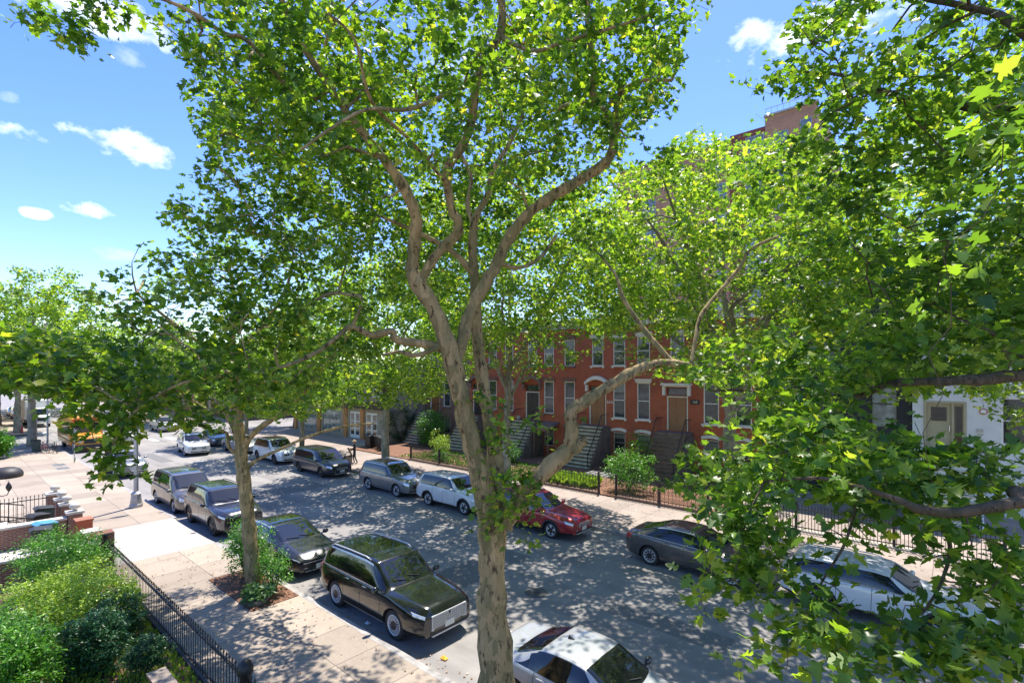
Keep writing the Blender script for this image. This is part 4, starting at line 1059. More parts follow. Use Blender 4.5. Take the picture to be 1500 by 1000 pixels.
p = MB(); p.lathe([(.12, 0), (.13, .3), (.10, .35), (.10, 1.0), (.15, 1.05), (.15, 1.16), (.1, 1.27), (.02, 1.32)], (-10.35, 4.0, .1), n=14); tag(p.build('iron_newel_post', M['iron'], smooth=True), 'heavy black iron newel post ending the near garden fence', 'post')
w_ = MB(); w_.box(-12.9, -11.6, 3.05, 3.3, .1, .5); w_.box(-12.95, -11.55, 3.0, 3.35, .5, .57); tag(w_.build('garden_wall', M['brickdk']), 'short brown brick wall beside the round clipped shrub', 'wall')
# boundary wall and neighbour's stoop court
r = empty('boundary_wall', (0, 0, 0), 0, 'dark brick boundary wall with stone coping at the end of the near garden', 'wall')
MB().box(-22.75, -22.42, -2, 4.1, .1, 1.0).build('wall', M['brickdk'], r); MB().box(-22.8, -22.37, -2, 4.15, 1.0, 1.07).build('coping', M['stone'], r)
MB().box(-22.85, -22.35, 3.75, 4.25, .1, 1.35).build('pier', M['brickdk'], r)
for i, (x, y, w, lab) in enumerate([(-32.5, 3.9, .62, 'farthest brick pier with a pale ball finial, by the railing'), (-30.7, 3.9, .42, 'second brick pier with a pale ball finial'), (-29.4, 3.9, .42, 'third brick pier with a pale ball finial'), (-27.5, 3.9, .45, 'nearest brick pier with a pale ball finial, at the low wall')]):
    r = empty('brick_pier', (x, y, .1), 0, lab, 'pier', 'brick gate piers with ball finials')
    MB().box(-w/2, w/2, -w/2, w/2, 0, 1.05).build('pier_shaft', M['brickdk'], r); MB().box(-w/2-.06, w/2+.06, -w/2-.06, w/2+.06, 1.05, 1.14).build('cap', M['stone'], r)
    m = MB(); m.lathe([(.10, 1.14), (.06, 1.19), (.17, 1.27), (.19, 1.36), (.15, 1.43), (.05, 1.46)], n=14); m.build('finial', M['stone'], r, True)
r = empty('low_brick_wall', (0, 0, 0), 0, 'low brick wall with pale coping running back from the nearest finial pier', 'wall')
MB().box(-27.7, -27.4, .5, 3.65, .1, .95).build('wall', M['brickdk'], r); MB().box(-27.76, -27.34, .5, 3.65, .95, 1.03).build('coping', M['stone'], r)
for i, (x, y, h) in enumerate([(-26.3, 4.0, .95), (-25.2, 4.05, .7)]):
    r = empty('low_pier', (x, y, .1), 0, ['taller plain red brick pier beside the covered blue bins', 'short red brick pier with a chipped pale cap'][i], 'pier', 'plain brick piers')
    MB().box(-.28, .28, -.25, .25, 0, h).build('pier_shaft', M['brick'], r); MB().box(-.31, .31, -.28, .28, h, h+.07).build('cap', M['brick'] if i == 0 else M['stone'], r)
r = empty('entrance_steps', (0, 0, 0), 0, 'pale stone steps with black railings coming down to the forecourt', 'steps')
m = MB()
for i in range(7): m.box(-31.2, -28.2, -1.5, 2.6-i*.42, .12+i*.17, .29+i*.17)
m.build('step', M['stone'], r)
def slope_rail(x, y0, y1, z0, z1, nm='railing'):
    m = MB(); m.beam((x, y0, z0+.9), (x, y1, z1+.9), .045); m.beam((x, y0, z0+.12), (x, y1, z1+.12), .035)
    n = 16
    for i in range(n+1): t = i/n; y = y0+(y1-y0)*t; z = z0+(z1-z0)*t; m.beam((x, y, z), (x, y, z+.9), .02)
    m.build(nm, M['iron'], r)
slope_rail(-28.1, 2.7, -1.2, .15, 1.35); slope_rail(-31.3, 2.7, -1.2, .15, 1.35)
iron = iron_fence(0, 4.0, 0, .1, 1.05, 'black railing running back from the farthest finial pier', step=.14); iron.location = (-32.5, -.4, 0); iron.rotation_euler.z = R(90)
r = empty('lamp_post', (-29.4, 1.75, .12), 0, 'black three lantern lamp post on the neighbour forecourt', 'lamp')
m = MB(); m.lathe([(.10, 0), (.10, .12), (.04, .2), (.035, 2.0), (.06, 2.05), (.02, 2.12)], n=10)
for s_ in (-1, 1): m.tube([(0, 0, 1.85), (s_*.0, s_*.15, 1.78), (0, s_*.30, 1.82), (0, s_*.34, 1.95)], .018, 6)
m.build('pole', M['iron'], r, True, 35)
for dy, dz in ((-.34, 1.95), (.34, 1.95), (0, 2.1)):
    m = MB(); m.lathe([(.03, 0), (.10, .12), (.11, .2), (.05, .33), (.015, .38), (.008, .45)], (0, dy, dz), n=6); m.build('lantern', M['iron'], r)
# bins
def bin_(x, y, z, label, m, lid, sc=1, rz=0, group='rubbish bins'):
    r = empty('wheelie_bin', (x, y, z), rz, label, 'bin', group)
    b = MB(); b.add([(-.22*sc,-.24*sc,.05),(.22*sc,-.24*sc,.05),(.22*sc,.24*sc,.05),(-.22*sc,.24*sc,.05),(-.29*sc,-.31*sc,.95*sc),(.29*sc,-.31*sc,.95*sc),(.29*sc,.31*sc,.95*sc),(-.29*sc,.31*sc,.95*sc)], [(0,3,2,1),(4,5,6,7),(0,1,5,4),(1,2,6,5),(2,3,7,6),(3,0,4,7)]); bevel(b.build('body', m, r), .03)
    b = MB(); b.prism([(-.33*sc, .953*sc), (.33*sc, .953*sc), (.30*sc, 1.02*sc), (-.2*sc, 1.07*sc), (-.36*sc, 1.0*sc)], lambda a, c: (-.32*sc, a, c), lambda a, c: (.32*sc, a, c)); bevel(b.build('lid', lid, r), .02)
    for sx in (-1, 1): b = MB(); b.lathe([(.1, 0), (.1, .05)], (sx*.24*sc-.025, .24*sc, .1), 'X', 12); b.build('wheel', M['tyre'], r)
for i, (x, y) in enumerate([(-40.6, 25.6), (-39.9, 25.3), (-39.2, 25.7), (-38.4, 25.5), (-37.7, 25.2)]):
    bin_(x, y+2.2-1.2, K, ['leftmost black bin by the orange pillar', 'second black bin from the orange pillar', 'middle black bin of the five by the corner shop', 'fourth black bin, next to the ivy stoop', 'rightmost black bin of the row on the far pavement'][i], M['binblk'], M['binblk'], 1.08, random.uniform(-.2, .2), 'black bins on the far pavement')
bin_(-59.6, 5.9, K, 'dark grey green bin standing alone on the sunlit pavement', M['bingrn'], M['binblk'], 1.0)
bin_(-29.6, 3.2, K, 'round lidded green bin with blue label behind the finial piers', M['bingrn'], M['binblk'], 1.0)
bin_(-28.6, 2.9, K, 'black bin behind the third finial pier', M['binblk'], M['binblk'], .95, .4)
bin_(-26.6, 2.9, K, 'bin with faded blue lid behind the red brick pier', M['binblk'], M['blue'], 1.0, .2)
bin_(-25.7, 2.7, K, 'bin with dark lid next to the blue lidded one', M['binblk'], M['binblk'], 1.0, -.1)
# covered mound, street lamp, posts, bicycles, signals
m = MB(); m.lathe([(.80, 0), (.84, .14), (.80, .32), (.66, .50), (.42, .62), (.12, .67)], n=20); o = m.build('covered_grill', M['plum'] if 'plum' in M else M['binblk'], smooth=True); o.location = (-46.6, 3.2, K); tag(o, 'dark domed fabric covered mound on the pale pavement at the left edge', 'cover')
r = empty('street_lamp', (-31.4, 6.85, K), 0, 'grey steel street lamp with fluted octagonal base beside the taupe minivan', 'street lamp')
m = MB(); m.lathe([(.30, 0), (.30, .12), (.26, .18), (.21, .62), (.24, .68), (.13, .78)], n=8); m.build('base', M['steel'], r)
m = MB(); m.lathe([(.11, .78), (.07, 8.6)], n=12); m.tube([(0, 0, 8.3), (0, .8, 8.9), (0, 2.2, 9.1)], .04, 8); m.build('pole', M['steel'], r, True, 40)
m = MB(); m.ball((0, 2.5, 9.08), (.14, .42, .09), 12); m.build('lamp_head', M['steel'], r, True)
for i, (x, y, lab) in enumerate([(-50.2, 7.1, 'thin grey sign post on the kerb before the yellow bus'), (-34.4, 24.0, 'thin grey pole before the far garden fence'), (-66, 6.6, 'dark pole on the near corner of the junction')]):
    r = empty('sign_post', (x, y, K), 0, lab, 'sign post', 'thin street posts')
    m = MB(); m.tube([(0, 0, 0), (0, 0, 2.6)], .03, 8); m.build('pole', M['steel'], r); m = MB(); m.box(-.02, -.003, -.16, .16, 2.0, 2.5) if i == 0 else m.box(-.16, .16, -.05, -.034, 2.0, 2.5); m.build('sign_plate', M['steel'] if i == 0 else M['white'], r)
def bicycle(x, y, rz, label, m):
    r = empty('bicycle', (x, y, K), rz, label, 'bicycle', 'bicycles leaning by the kerb')
    for wx in (-.52, .52):
        w = MB(); w.tube([(wx+.33*math.cos(t), 0, .34+.33*math.sin(t)) for t in [i*math.pi/12 for i in range(25)]], .018, 6, cap=False)
        for i in range(8): t = i*math.pi/8; w.tube([(wx-.32*math.cos(t), 0, .34-.32*math.sin(t)), (wx+.32*math.cos(t), 0, .34+.32*math.sin(t))], .003, 3)
        w.build('wheel', M['tyre'], r)
    f = MB(); A, B, C_, D, E_ = (-.52, 0, .34), (-.05, 0, .32), (-.2, 0, .82), (.36, 0, .80), (.52, 0, .34)
    for a, b in ((A, B), (A, C_), (B, C_), (B, D), (C_, D), (D, E_)): f.tube([a, b], .018, 6)
    f.build('frame', m, r)
    s_ = MB(); s_.ball((-.22, 0, .9), (.13, .07, .035), 8); s_.tube([(-.2, 0, .8), (-.22, 0, .9)], .014, 6); s_.build('saddle', M['black'], r)
    h = MB(); h.tube([(.36, 0, .8), (.34, 0, .98)], .014, 6); h.tube([(.25, -.27, 1.0), (.34, -.1, .98), (.34, .1, .98), (.25, .27, 1.0)], .013, 6); h.build('handlebar', M['black'], r)
bicycle(-58.4, 6.3, .3, 'pink red bicycle parked beside the lone green bin', M['red']); bicycle(-57.6, 6.9, .1, 'dark bicycle parked beside the pink one near the bus', M['black'])
r = empty('traffic_signal', (-61.9, 6.9, K), 0, 'grey signal pole with yellow traffic light heads at the junction', 'traffic light')
m = MB(); m.tube([(0, 0, 0), (0, 0, 5.6)], .07, 8); m.tube([(0, 0, 5.4), (0, 3.0, 5.7)], .04, 6); m.build('pole', M['steel'], r)
for y in (.35, 1.5):
    m = MB(); m.box(-.16, .16, y-.17, y+.17, 4.55, 5.45); h = bevel(m.build('signal_head', M['yellow'], r), .03)
    for k, mm in enumerate(('red', 'black', 'black')): q = MB(); q.lathe([(.1, 0), (.1, .03)], (.16, y, 5.25-k*.27), 'X', 12); q.build('lens', M[mm], h)
for i, (x, y, sx, mm) in enumerate([(-12.2, 7.95, .09, 'paper'), (-11.2, 8.05, .07, 'paper'), (-9.3, 8.2, .1, 'yellow')]):
    m = MB(); m.add([(-sx, -.05, .01), (sx, -.06, .03), (sx*.8, .07, .012), (-sx*.9, .05, .05), (0, .0, .06)], [(0, 1, 4), (1, 2, 4), (2, 3, 4), (3, 0, 4)]); o = m.build('litter', M[mm]); o.location = (x, y, .005)
    tag(o, ['crumpled white paper scrap in the gutter by the SUV sill', 'small white paper scrap in the gutter near the SUV front wheel', 'orange snack wrapper lying in the gutter near the kerb'][i], 'litter', 'litter in the gutter')
r = empty('fire_hydrant', (-79.2, 6.7, K), 0, 'small red fire hydrant on the corner beside the box truck', 'hydrant')
m = MB(); m.lathe([(.14, 0), (.14, .05), (.10, .08), (.10, .55), (.14, .58), (.12, .68), (.03, .76)], n=12); m.build('body', M['red'], r, True, 35)
m = MB(); m.tube([(-.17, 0, .42), (.17, 0, .42)], .05, 8); m.build('nozzle', M['red'], r)
# person by the open minivan door
def person(x, y, rz, label):
    J = {'pel': (0, 0, .96), 'ch': (0, .02, 1.28), 'nk': (0, .02, 1.48), 'hd': (0, .05, 1.64), 'ht': (0, .04, 1.74)}
    V = []; E = []; Rr = []
    def add(p, r, par=None):
        V.append(p); Rr.append(r)
        if par is not None: E.append((par, len(V)-1))
        return len(V)-1
    pel = add((0, 0, .96), (.16, .12)); wa = add((0, .01, 1.1), (.14, .105), pel); ch = add((0, .0, 1.3), (.175, .12), wa); nb = add((0, .0, 1.45), (.09, .08), ch)
    nk = add((0, .01, 1.52), (.055, .055), nb); hd = add((0, .03, 1.63), (.082, .098), nk); tp = add((0, .025, 1.74), (.06, .07), hd); nose = add((0, .125, 1.625), (.014, .016), hd)
    for s_, kn, an in ((1, (.11, .10, .52), (.12, .0, .09)), (-1, (-.11, -.03, .52), (-.12, -.20, .12))):
        hp = add((s_*.09, 0, .90), (.095, .10), pel); k = add(kn, (.062, .066), hp); a = add(an, (.042, .045), k); add((an[0], an[1]+.17, .045), (.042, .03), a)
        sh = add((s_*.19, 0, 1.41), (.062, .062), ch); el = add((s_*.25, .06, 1.14), (.045, .045), sh); wr = add((s_*.2, .28, 1.06), (.03, .03), el); pm_ = add((s_*.19, .35, 1.05), (.035, .02), wr)
        for f_ in range(4): fb = add((s_*(.165+.018*f_), .40+.004*f_, 1.045), (.009, .009), pm_); add((s_*(.163+.018*f_), .44-.004*f_, 1.025), (.008, .008), fb)
        add((s_*.15, .375, 1.05), (.01, .01), wr)
    me = bpy.data.meshes.new('person'); me.from_pydata(V, E, [])
    tmp = bpy.data.objects.new('t', me); COL.objects.link(tmp)
    sk = tmp.modifiers.new('s', 'SKIN'); me.skin_vertices[0].data[0].use_root = True
    for i, r_ in enumerate(Rr): me.skin_vertices[0].data[i].radius = r_
    sb = tmp.modifiers.new('u', 'SUBSURF'); sb.levels = 2; bpy.context.view_layer.update()
    m2 = bpy.data.meshes.new_from_object(tmp.evaluated_get(bpy.context.evaluated_depsgraph_get())); bpy.data.objects.remove(tmp)
    skin = mat('skin', (.35, .2, .13), .5); clo = mat('black clothing', (.02, .02, .023), .9, var=.3); jean = mat('dark trousers', (.03, .03, .045), .9); shoe = M['black']
    m2.materials.clear()
    for q in (clo, jean, skin, shoe): m2.materials.append(q)
    for p in m2.polygons:
        c = p.center
        p.material_index = 3 if c.z < .1 else 1 if c.z < .98 and abs(c.x) < .2 and c.y < .3 and not (c.z > .9 and abs(c.x) > .17) else 2 if c.z > 1.5 or c.y > .27 else 0
        p.use_smooth = True
    o = bpy.data.objects.new('person', m2); COL.objects.link(o); o.location = (x, y, K); o.rotation_euler.z = rz
    tag(o, label, 'person')
    h = MB(); h.lathe([(.16, 1.715), (.165, 1.725), (.095, 1.735), (.09, 1.80), (.05, 1.83), (.01, 1.835)], (0, .025, 0), n=18); h.build('hat', mat('straw hat', (.5, .36, .2), .8), o, True, 50)
    b = MB(); b.box(-.16, .16, .36, .44, .96, 1.02); bevel(b.build('held_red_folder', M['red'], o), .01)
person(-33.6, 20.75, R(150), 'person in black clothes and tan hat standing at the open minivan door')
# ================================================================= TREES AND PLANTS
rng = np.random.default_rng(11)
LEAF = {
 'near': [(0, 0), (-.07, .2), (.06, .46), (.2, .27), (.46, .6), (.50, .25), (.68, .27), (1, 0)],
 'mid': [(0, 0), (.05, .42), (.24, .24), (.5, .55), (.56, .2), (1, 0)],
 'far': [(0, 0), (.42, .5), (1, 0)],
 'lance': [(0, 0), (.3, .2), (.65, .19), (1, 0)]}
def leaves(P, N, T, S, kind, name, m, parent, lv=None):
    """P positions, N normals, T tip directions (n,3); S sizes"""
    half = LEAF[kind]; ring = half+[(x, -y) for x, y in half[-2:0:-1]]
    nr = len(ring); cen = kind in ('near', 'mid', 'lance')
    tmpl = np.array(ring+([(.34, 0)] if cen else []), float)
    z = .30*np.abs(tmpl[:, 1])-.22*tmpl[:, 0]**2
    n = len(P); T = T-N*np.sum(T*N, 1, keepdims=True); T /= np.linalg.norm(T, axis=1, keepdims=True)+1e-9
    B = np.cross(N, T)
    fold = rng.uniform(-.4, 1.6, (n, 1)); wv = rng.uniform(.85, 1.15, (n, 1))
    jit = rng.normal(0, .035, (n, len(tmpl)))
    X = tmpl[None, :, 0]+jit; Y = tmpl[None, :, 1]*wv; Z = z[None, :]*fold
    V = P[:, None, :]+S[:, None, None]*(X[..., None]*T[:, None, :]+Y[..., None]*B[:, None, :]+Z[..., None]*N[:, None, :])
    V = V.reshape(-1, 3)
    if cen: tri = np.array([(i, (i+1) % nr, nr) for i in range(nr)])
    else: tri = np.array([(0, 1, 2), (0, 2, 3)])
    k = len(tmpl); Fc = (np.arange(n)[:, None, None]*k+tri[None]).reshape(-1, 3)
    me = bpy.data.meshes.new(name); nv, nf = len(V), len(Fc)
    me.vertices.add(nv); me.vertices.foreach_set('co', V.astype(np.float32).ravel())
    me.loops.add(nf*3); me.loops.foreach_set('vertex_index', Fc.astype(np.int32).ravel())
    me.polygons.add(nf); me.polygons.foreach_set('loop_start', np.arange(0, nf*3, 3, dtype=np.int32))
    me.polygons.foreach_set('use_smooth', np.ones(nf, bool))
    me.materials.append(m); me.update(calc_edges=True)
    at_ = me.attributes.new('lv', 'FLOAT', 'FACE')
    if lv is None: lv = np.clip(rng.beta(2, 2.4, n), 0, 1)
    lv = np.where(lv >= .999, .96, lv); at_.data.foreach_set('value', np.repeat(lv, len(tri)).astype(np.float32))
    o = bpy.data.objects.new(name, me); COL.objects.link(o); o.parent = parent
    return o
def inpoly(px, py, poly):
    c = np.zeros(px.shape, bool); n = len(poly)
    for i in range(n):
        x1, y1 = poly[i]; x2, y2 = poly[(i+1) % n]
        if y1 == y2: continue
        k = ((y1 > py) != (y2 > py)) & (px < (x2-x1)*(py-y1)/(y2-y1)+x1); c ^= k
    return c
# parts of the view that branches have been kept clear of, with the chance a twig there is missing
OPEN = [
 ([(-400, 82), (80, 88), (118, 88), (140, 50), (185, 35), (255, 72), (288, 100), (268, 160), (300, 225), (240, 285), (232, 345), (180, 362), (130, 372), (0, 385), (-400, 395)], 1.0),
 ([(-400, -200), (30, -200), (30, 30), (75, 55), (75, 95), (-400, 95)], .97),
 ([(995, 60), (1055, 15), (1100, 5), (1130, 60), (1060, 125), (1190, 150), (1205, 190), (1150, 200), (1090, 196), (1040, 180), (990, 200), (960, 232), (900, 245), (930, 190), (1005, 150)], 1.0),
 ([(200, 640), (350, 650), (560, 625), (700, 640), (700, 700), (1000, 720), (1010, 1100), (160, 1100), (120, 800)], 1.0),
 ([(-50, 580), (45, 575), (100, 598), (158, 600), (160, 660), (60, 650), (-50, 640)], .8),
 ([(-50, 628), (60, 640), (130, 662), (150, 700), (120, 770), (210, 790), (200, 1000), (-50, 1000)], 1.0),
 ([(858, 545), (985, 555), (1010, 600), (995, 700), (800, 730), (760, 640), (860, 620)], .97),
 ([(760, 480), (1000, 488), (1000, 540), (860, 545), (840, 640), (720, 640), (725, 520)], .55),
 ([(1345, 580), (1440, 580), (1440, 640), (1345, 660)], .93), ([(1280, 600), (1335, 600), (1335, 640), (1280, 640)], .8),
 ([(480, 625), (620, 625), (700, 640), (700, 680), (480, 690)], .9),
 ([(1165, 800), (1330, 800), (1440, 880), (1440, 910), (1300, 900), (1165, 890)], .55),
 ([(1030, 560), (1112, 560), (1115, 640), (1040, 660), (985, 650), (985, 560)], .78)]
def keep(P, soft=1.0, which=None):
    px, py, f = proj(P); k = np.ones(len(P), bool)
    for i, (poly, pr) in enumerate(OPEN):
        if which is not None and i not in which: continue
        ins = inpoly(px, py, poly) & (f > .3)
        k &= ~(ins & (rng.random(len(P)) < pr*soft))
    return k
class Tree:
    def __init__(s, name, label, cat='tree', group='street trees in the pavement', bark='bark', base=(0, 0, 0)):
        s.root = empty(name, base, 0, label, cat, group); s.base = Vector(base)
        s.mb = MB(); s.tw = MB(); s.P = []; s.Rd = []; s.bark = bark; s.cl = []; s.wk = .88
    def limb(s, pts, rad, n=10, bump=.04, attach=True, samp=5):
        pts = [Vector(p) for p in pts]; Q = []; RR = []
        for i in range(len(pts)-1):
            p0 = pts[max(i-1, 0)]; p1 = pts[i]; p2 = pts[i+1]; p3 = pts[min(i+2, len(pts)-1)]
            for k in range(samp):
                f = k/samp; Q.append(.5*(2*p1+(p2-p0)*f+(2*p0-5*p1+4*p2-p3)*f*f+(3*p1-p0-3*p2+p3)*f**3)); RR.append(rad[i]+(rad[i+1]-rad[i])*f)
        Q.append(pts[-1]); RR.append(rad[-1])
        ph = rng.uniform(0, 6); RV = [a*(1+.07*math.sin(i*1.7+ph)+.05*math.sin(i*.63+ph*2)) for i, a in enumerate(RR)]
        if len(RV) > 3 and attach: RV[0] *= 1.18; RV[1] *= 1.08
        QV = [q+Vector(rng.normal(0, .05, 3))*min(a, .3) if 0 < i < len(Q)-1 else q for i, (q, a) in enumerate(zip(Q, RR))]
        s.mb.tube([q-s.base for q in QV], RV, n, bump=bump)
        if attach: s.P += Q; s.Rd += RR
        return Q
    def plimb(s, spec, **kw):       # spec rows: px, py, depth, width in px
        return s.limb([at(a, b, c) for a, b, c, w in spec], [w*c/F/2*s.wk for a, b, c, w in spec], **kw)
    def grow(s, targets, r0=.006, r1=.010, seg=.3, sides=4, sag=.05, big=False, rmax=.09, leafy=True):
        if not len(targets): return
        T = np.array(targets); cap = len(s.P)+len(T)*12
        P = np.zeros((cap, 3)); Rr = np.zeros(cap); n = len(s.P); P[:n] = np.array([tuple(p) for p in s.P]); Rr[:n] = s.Rd
        # order by distance to the skeleton so that twigs grow on twigs
        d = np.array([np.min(np.sum((P[:n]-t)**2, 1)) for t in T]); 
        for ti in np.argsort(d):
            t = T[ti]; D = P[:n]-t; dd = np.sqrt(np.sum(D*D, 1)); cost = dd + np.where(P[:n, 2] > t[2]+.3, .35, 0)
            i = int(np.argmin(cost)); a = Vector(P[i]); b = Vector(t); L = (b-a).length
            if L < .05: continue
            k = int(min(10, max(2, round(L/seg)))); q0 = min(Rr[i]*.75, r0+r1*L, rmax); q1 = max(.0035, q0*.35) if not big else max(.012, q0*.45)
            up = Vector((rng.normal(0, .12), rng.normal(0, .12), .22 if not big else .3))*L
            c = a.lerp(b, .45)+up; pts = []; rr = []
            for j in range(k+1):
                f = j/k; p = a*(1-f)**2+c*2*f*(1-f)+b*f*f
                if 0 < j < k: p += Vector(rng.normal(0, .035, 3))*min(L, 1.5)
                pts.append(p); rr.append(q0+(q1-q0)*f)
            (s.mb if big else s.tw).tube([p-s.base for p in pts], rr, 6 if big else sides, cap=False)
            for p, r_ in list(zip(pts, rr))[1:]:
                if n < cap: P[n] = p; Rr[n] = r_; n += 1
            if leafy: s.cl.append((pts, L))
        s.P = [Vector(p) for p in P[:n]]; s.Rd = list(Rr[:n])
    def leafup(s, n_per, size, kind, m, spread=.28, droop=.25, soft=1, which=None, lvoff=0, rule=True, hook=None):
        PP = []; DD = []
        for pts, L in s.cl:
            a = np.array([tuple(p) for p in pts]); k = len(a)
            m0 = max(1, int(n_per*rng.uniform(.6, 1.4)*(.7+.5*min(L, 1.5))))
            f = 1-rng.random(m0)**1.3*min(1, .75/max(L, .3)) ; x = f*(k-1); i = np.minimum(x.astype(int), k-2); w = (x-i)[:, None]
            p = a[i]*(1-w)+a[i+1]*w; off = rng.normal(0, 1, (m0, 3)); off /= np.linalg.norm(off, axis=1, keepdims=True)
            off[:, 2] *= .75; r_ = spread*rng.random((m0, 1))**.6
            PP.append(p+off*r_); DD.append(off)
        P = np.concatenate(PP); D = np.concatenate(DD)
        if hook is not None: k = hook(P); P, D = P[k], D[k]
        if rule: k = keep(P, soft*.9, which); P, D = P[k], D[k]
        n = len(P)
        N = rng.normal(0, .55, (n, 3)); N[:, 2] += .9; N /= np.linalg.norm(N, axis=1, keepdims=True)
        T = D+rng.normal(0, .5, (n, 3)); T[:, 2] -= droop*1.5
        S = size*rng.uniform(.55, 1.3, n)
        lv = np.clip(rng.beta(1.5, 1.9, n)+lvoff+.10*np.sin(P[:, 0]*2.1+P[:, 2]*1.7)*np.cos(P[:, 1]*1.9), 0, 1)  # random leaf tone, spread wide to colour in shadowed gaps and highlights
        yel = rng.random(n) < .01; lv[yel] = 1
        P = P-np.array(s.base)
        s.nleaf = n
        return leaves(P, N, T, S, kind, 'foliage', m, s.root, lv)
    def done(s, fine=True):
        nb = len(s.mb.f); s.mb.add(s.tw.v, s.tw.f, 1); s.mb.build('trunk', [M[s.bark], M['twig']], s.root, True)
def blob(px, py, dep, rx, ry, rd, n, hollow=.25):
    c = at(px, py, dep); ax = Vector((SS, CC, 0))*(rx*dep/F); az = Vector((0, 0, 1))*(ry*dep/F); ay = Vector((-CC, SS, 0))*rd
    out = []
    while len(out) < n:
        v = rng.uniform(-1, 1, 3); q = np.linalg.norm(v)
        if q > 1 or q < hollow*rng.random(): continue
        out.append(c+ax*v[0]+ay*v[1]+az*v[2])
    return out
def wblob(c, r, n, hollow=.45):
    out = []; c = Vector(c)
    while len(out) < n:
        v = rng.uniform(-1, 1, 3); q = np.linalg.norm(v)
        if q > 1 or q < hollow*rng.random()**.4: continue
        out.append(c+Vector((v[0]*r[0], v[1]*r[1], v[2]*r[2])))
    return out
def prune(L, soft=1, which=None, minz=None):
    a = np.array([tuple(p) for p in L]); k = keep(a, soft, which)
    if minz: k &= a[:, 2] > minz
    # never in the camera's face
    k &= np.linalg.norm(a-np.array([0, 0, H]), axis=1) > 2.3
    return a[k]
def clear_bough(P):
    px, py, f = proj(P)
    a = inpoly(px, py, [(1290, 712), (1350, 728), (1400, 733), (1500, 718), (1500, 750), (1400, 764), (1340, 760), (1290, 742)]) & (f < 4.1)
    b = inpoly(px, py, [(1290, 550), (1380, 545), (1500, 535), (1500, 562), (1380, 570), (1290, 574)]) & (f < 5.8)
    return ~((a | b) & (rng.random(len(P)) < .9))
# ---- T1: the mature plane in front of the camera
t = Tree('plane_tree', 'mature mottled foreground plane tree forking into tall stems and a low leaning bough', base=(-6.55, 7.0, .0))
b0 = Vector((-6.55, 7.0, 0))
def wr(px, py, dep, w): return (px, py, dep, w)
fork = at(722, 772, 9.45)
t.limb([b0, at(727, 1000, 9.45), at(722, 900, 9.45), at(721, 830, 9.45), at(721, 775, 9.45), at(722, 745, 9.45)], [.44, .36, .27, .25, .26, .20], n=24, bump=.045)
for a, b in (((0, 0), (.55, .3)), ((0, 0), (-.5, .25)), ((0, 0), (-.2, -.5)), ((0, 0), (.35, -.45))):   # root flare
    t.limb([b0+Vector((b[0]*1.3, b[1]*1.3, .02)), b0+Vector((b[0]*.7, b[1]*.7, .22)), b0+Vector((b[0]*.3, b[1]*.3, .9))], [.07, .17, .2], n=8, attach=False)
A = [wr(721, 775, 9.45, 38), wr(708, 715, 9.4, 36), wr(693, 655, 9.35, 33), wr(680, 600, 9.3, 29), wr(668, 555, 9.2, 31), wr(655, 505, 9.1, 29), wr(637, 455, 9.0, 26), wr(615, 420, 8.9, 27), wr(604, 398, 8.85, 24)]
t.plimb(A, n=16)
t.plimb([wr(604, 398, 8.85, 22), wr(607, 360, 8.7, 20), wr(609, 322, 8.5, 20), wr(596, 283, 8.3, 18), wr(568, 241, 8.1, 15), wr(540, 205, 7.9, 13), wr(505, 160, 7.7, 12), wr(484, 130, 7.6, 12), wr(455, 85, 7.4, 12), wr(435, 55, 7.3, 11), wr(420, 20, 7.1, 11), wr(400, -40, 6.9, 9), wr(380, -140, 6.8, 7)], n=12)
t.plimb([wr(615, 412, 8.9, 18), wr(640, 372, 8.8, 16), wr(669, 343, 8.7, 17), wr(671, 322, 8.6, 15), wr(662, 308, 8.6, 14), wr(655, 252, 8.4, 15), wr(676, 217, 8.3, 14), wr(690, 182, 8.2, 14), wr(697, 122, 8.0, 13), wr(708, 87, 7.9, 13), wr(732, 52, 7.8, 14), wr(735, 5, 7.6, 13), wr(722, -60, 7.4, 11), wr(715, -180, 7.4, 8)], n=12)
t.plimb([wr(724, 760, 9.5, 34), wr(727, 700, 9.7, 27), wr(721, 640, 9.9, 23), wr(710, 580, 10, 21), wr(703, 530, 10, 20), wr(698, 480, 10, 18), wr(697, 430, 10, 17), wr(693, 372, 10, 15), wr(695, 324, 10, 12), wr(715, 285, 10, 10), wr(722, 250, 10, 9), wr(745, 212, 10, 7), wr(765, 170, 9.9, 5)], n=14)
t.plimb([wr(693, 400, 10, 11), wr(665, 370, 10, 10), wr(635, 352, 10, 8), wr(600, 335, 9.8, 6), wr(560, 318, 9.6, 5)], n=8)
t.plimb([wr(697, 336, 10, 8), wr(685, 300, 10.2, 8), wr(690, 260, 10.3, 6), wr(672, 220, 10.3, 5)], n=8)
t.plimb([wr(668, 535, 9.25, 18), wr(678, 497, 9.3, 20), wr(684, 470, 9.35, 21), wr(702, 432, 9.4, 20), wr(722, 398, 9.4, 20), wr(745, 350, 9.4, 19), wr(775, 312, 9.3, 18), wr(815, 284, 9.2, 18), wr(850, 264, 9.1, 17), wr(876, 247, 9.0, 17), wr(893, 230, 8.9, 15), wr(898, 200, 8.8, 12), wr(888, 170, 8.7, 12), wr(868, 138, 8.6, 10), wr(870, 95, 8.4, 9), wr(860, 30, 8.2, 8), wr(870, -60, 8, 6)], n=14)
t.plimb([wr(893, 232, 8.9, 12), wr(903, 190, 8.9, 9), wr(905, 145, 8.8, 8), wr(935, 120, 8.7, 6), wr(985, 118, 8.5, 5)], n=8)
t.plimb([wr(888, 165, 8.7, 7), wr(850, 150, 8.4, 7), wr(815, 160, 8.1, 5)], n=7)
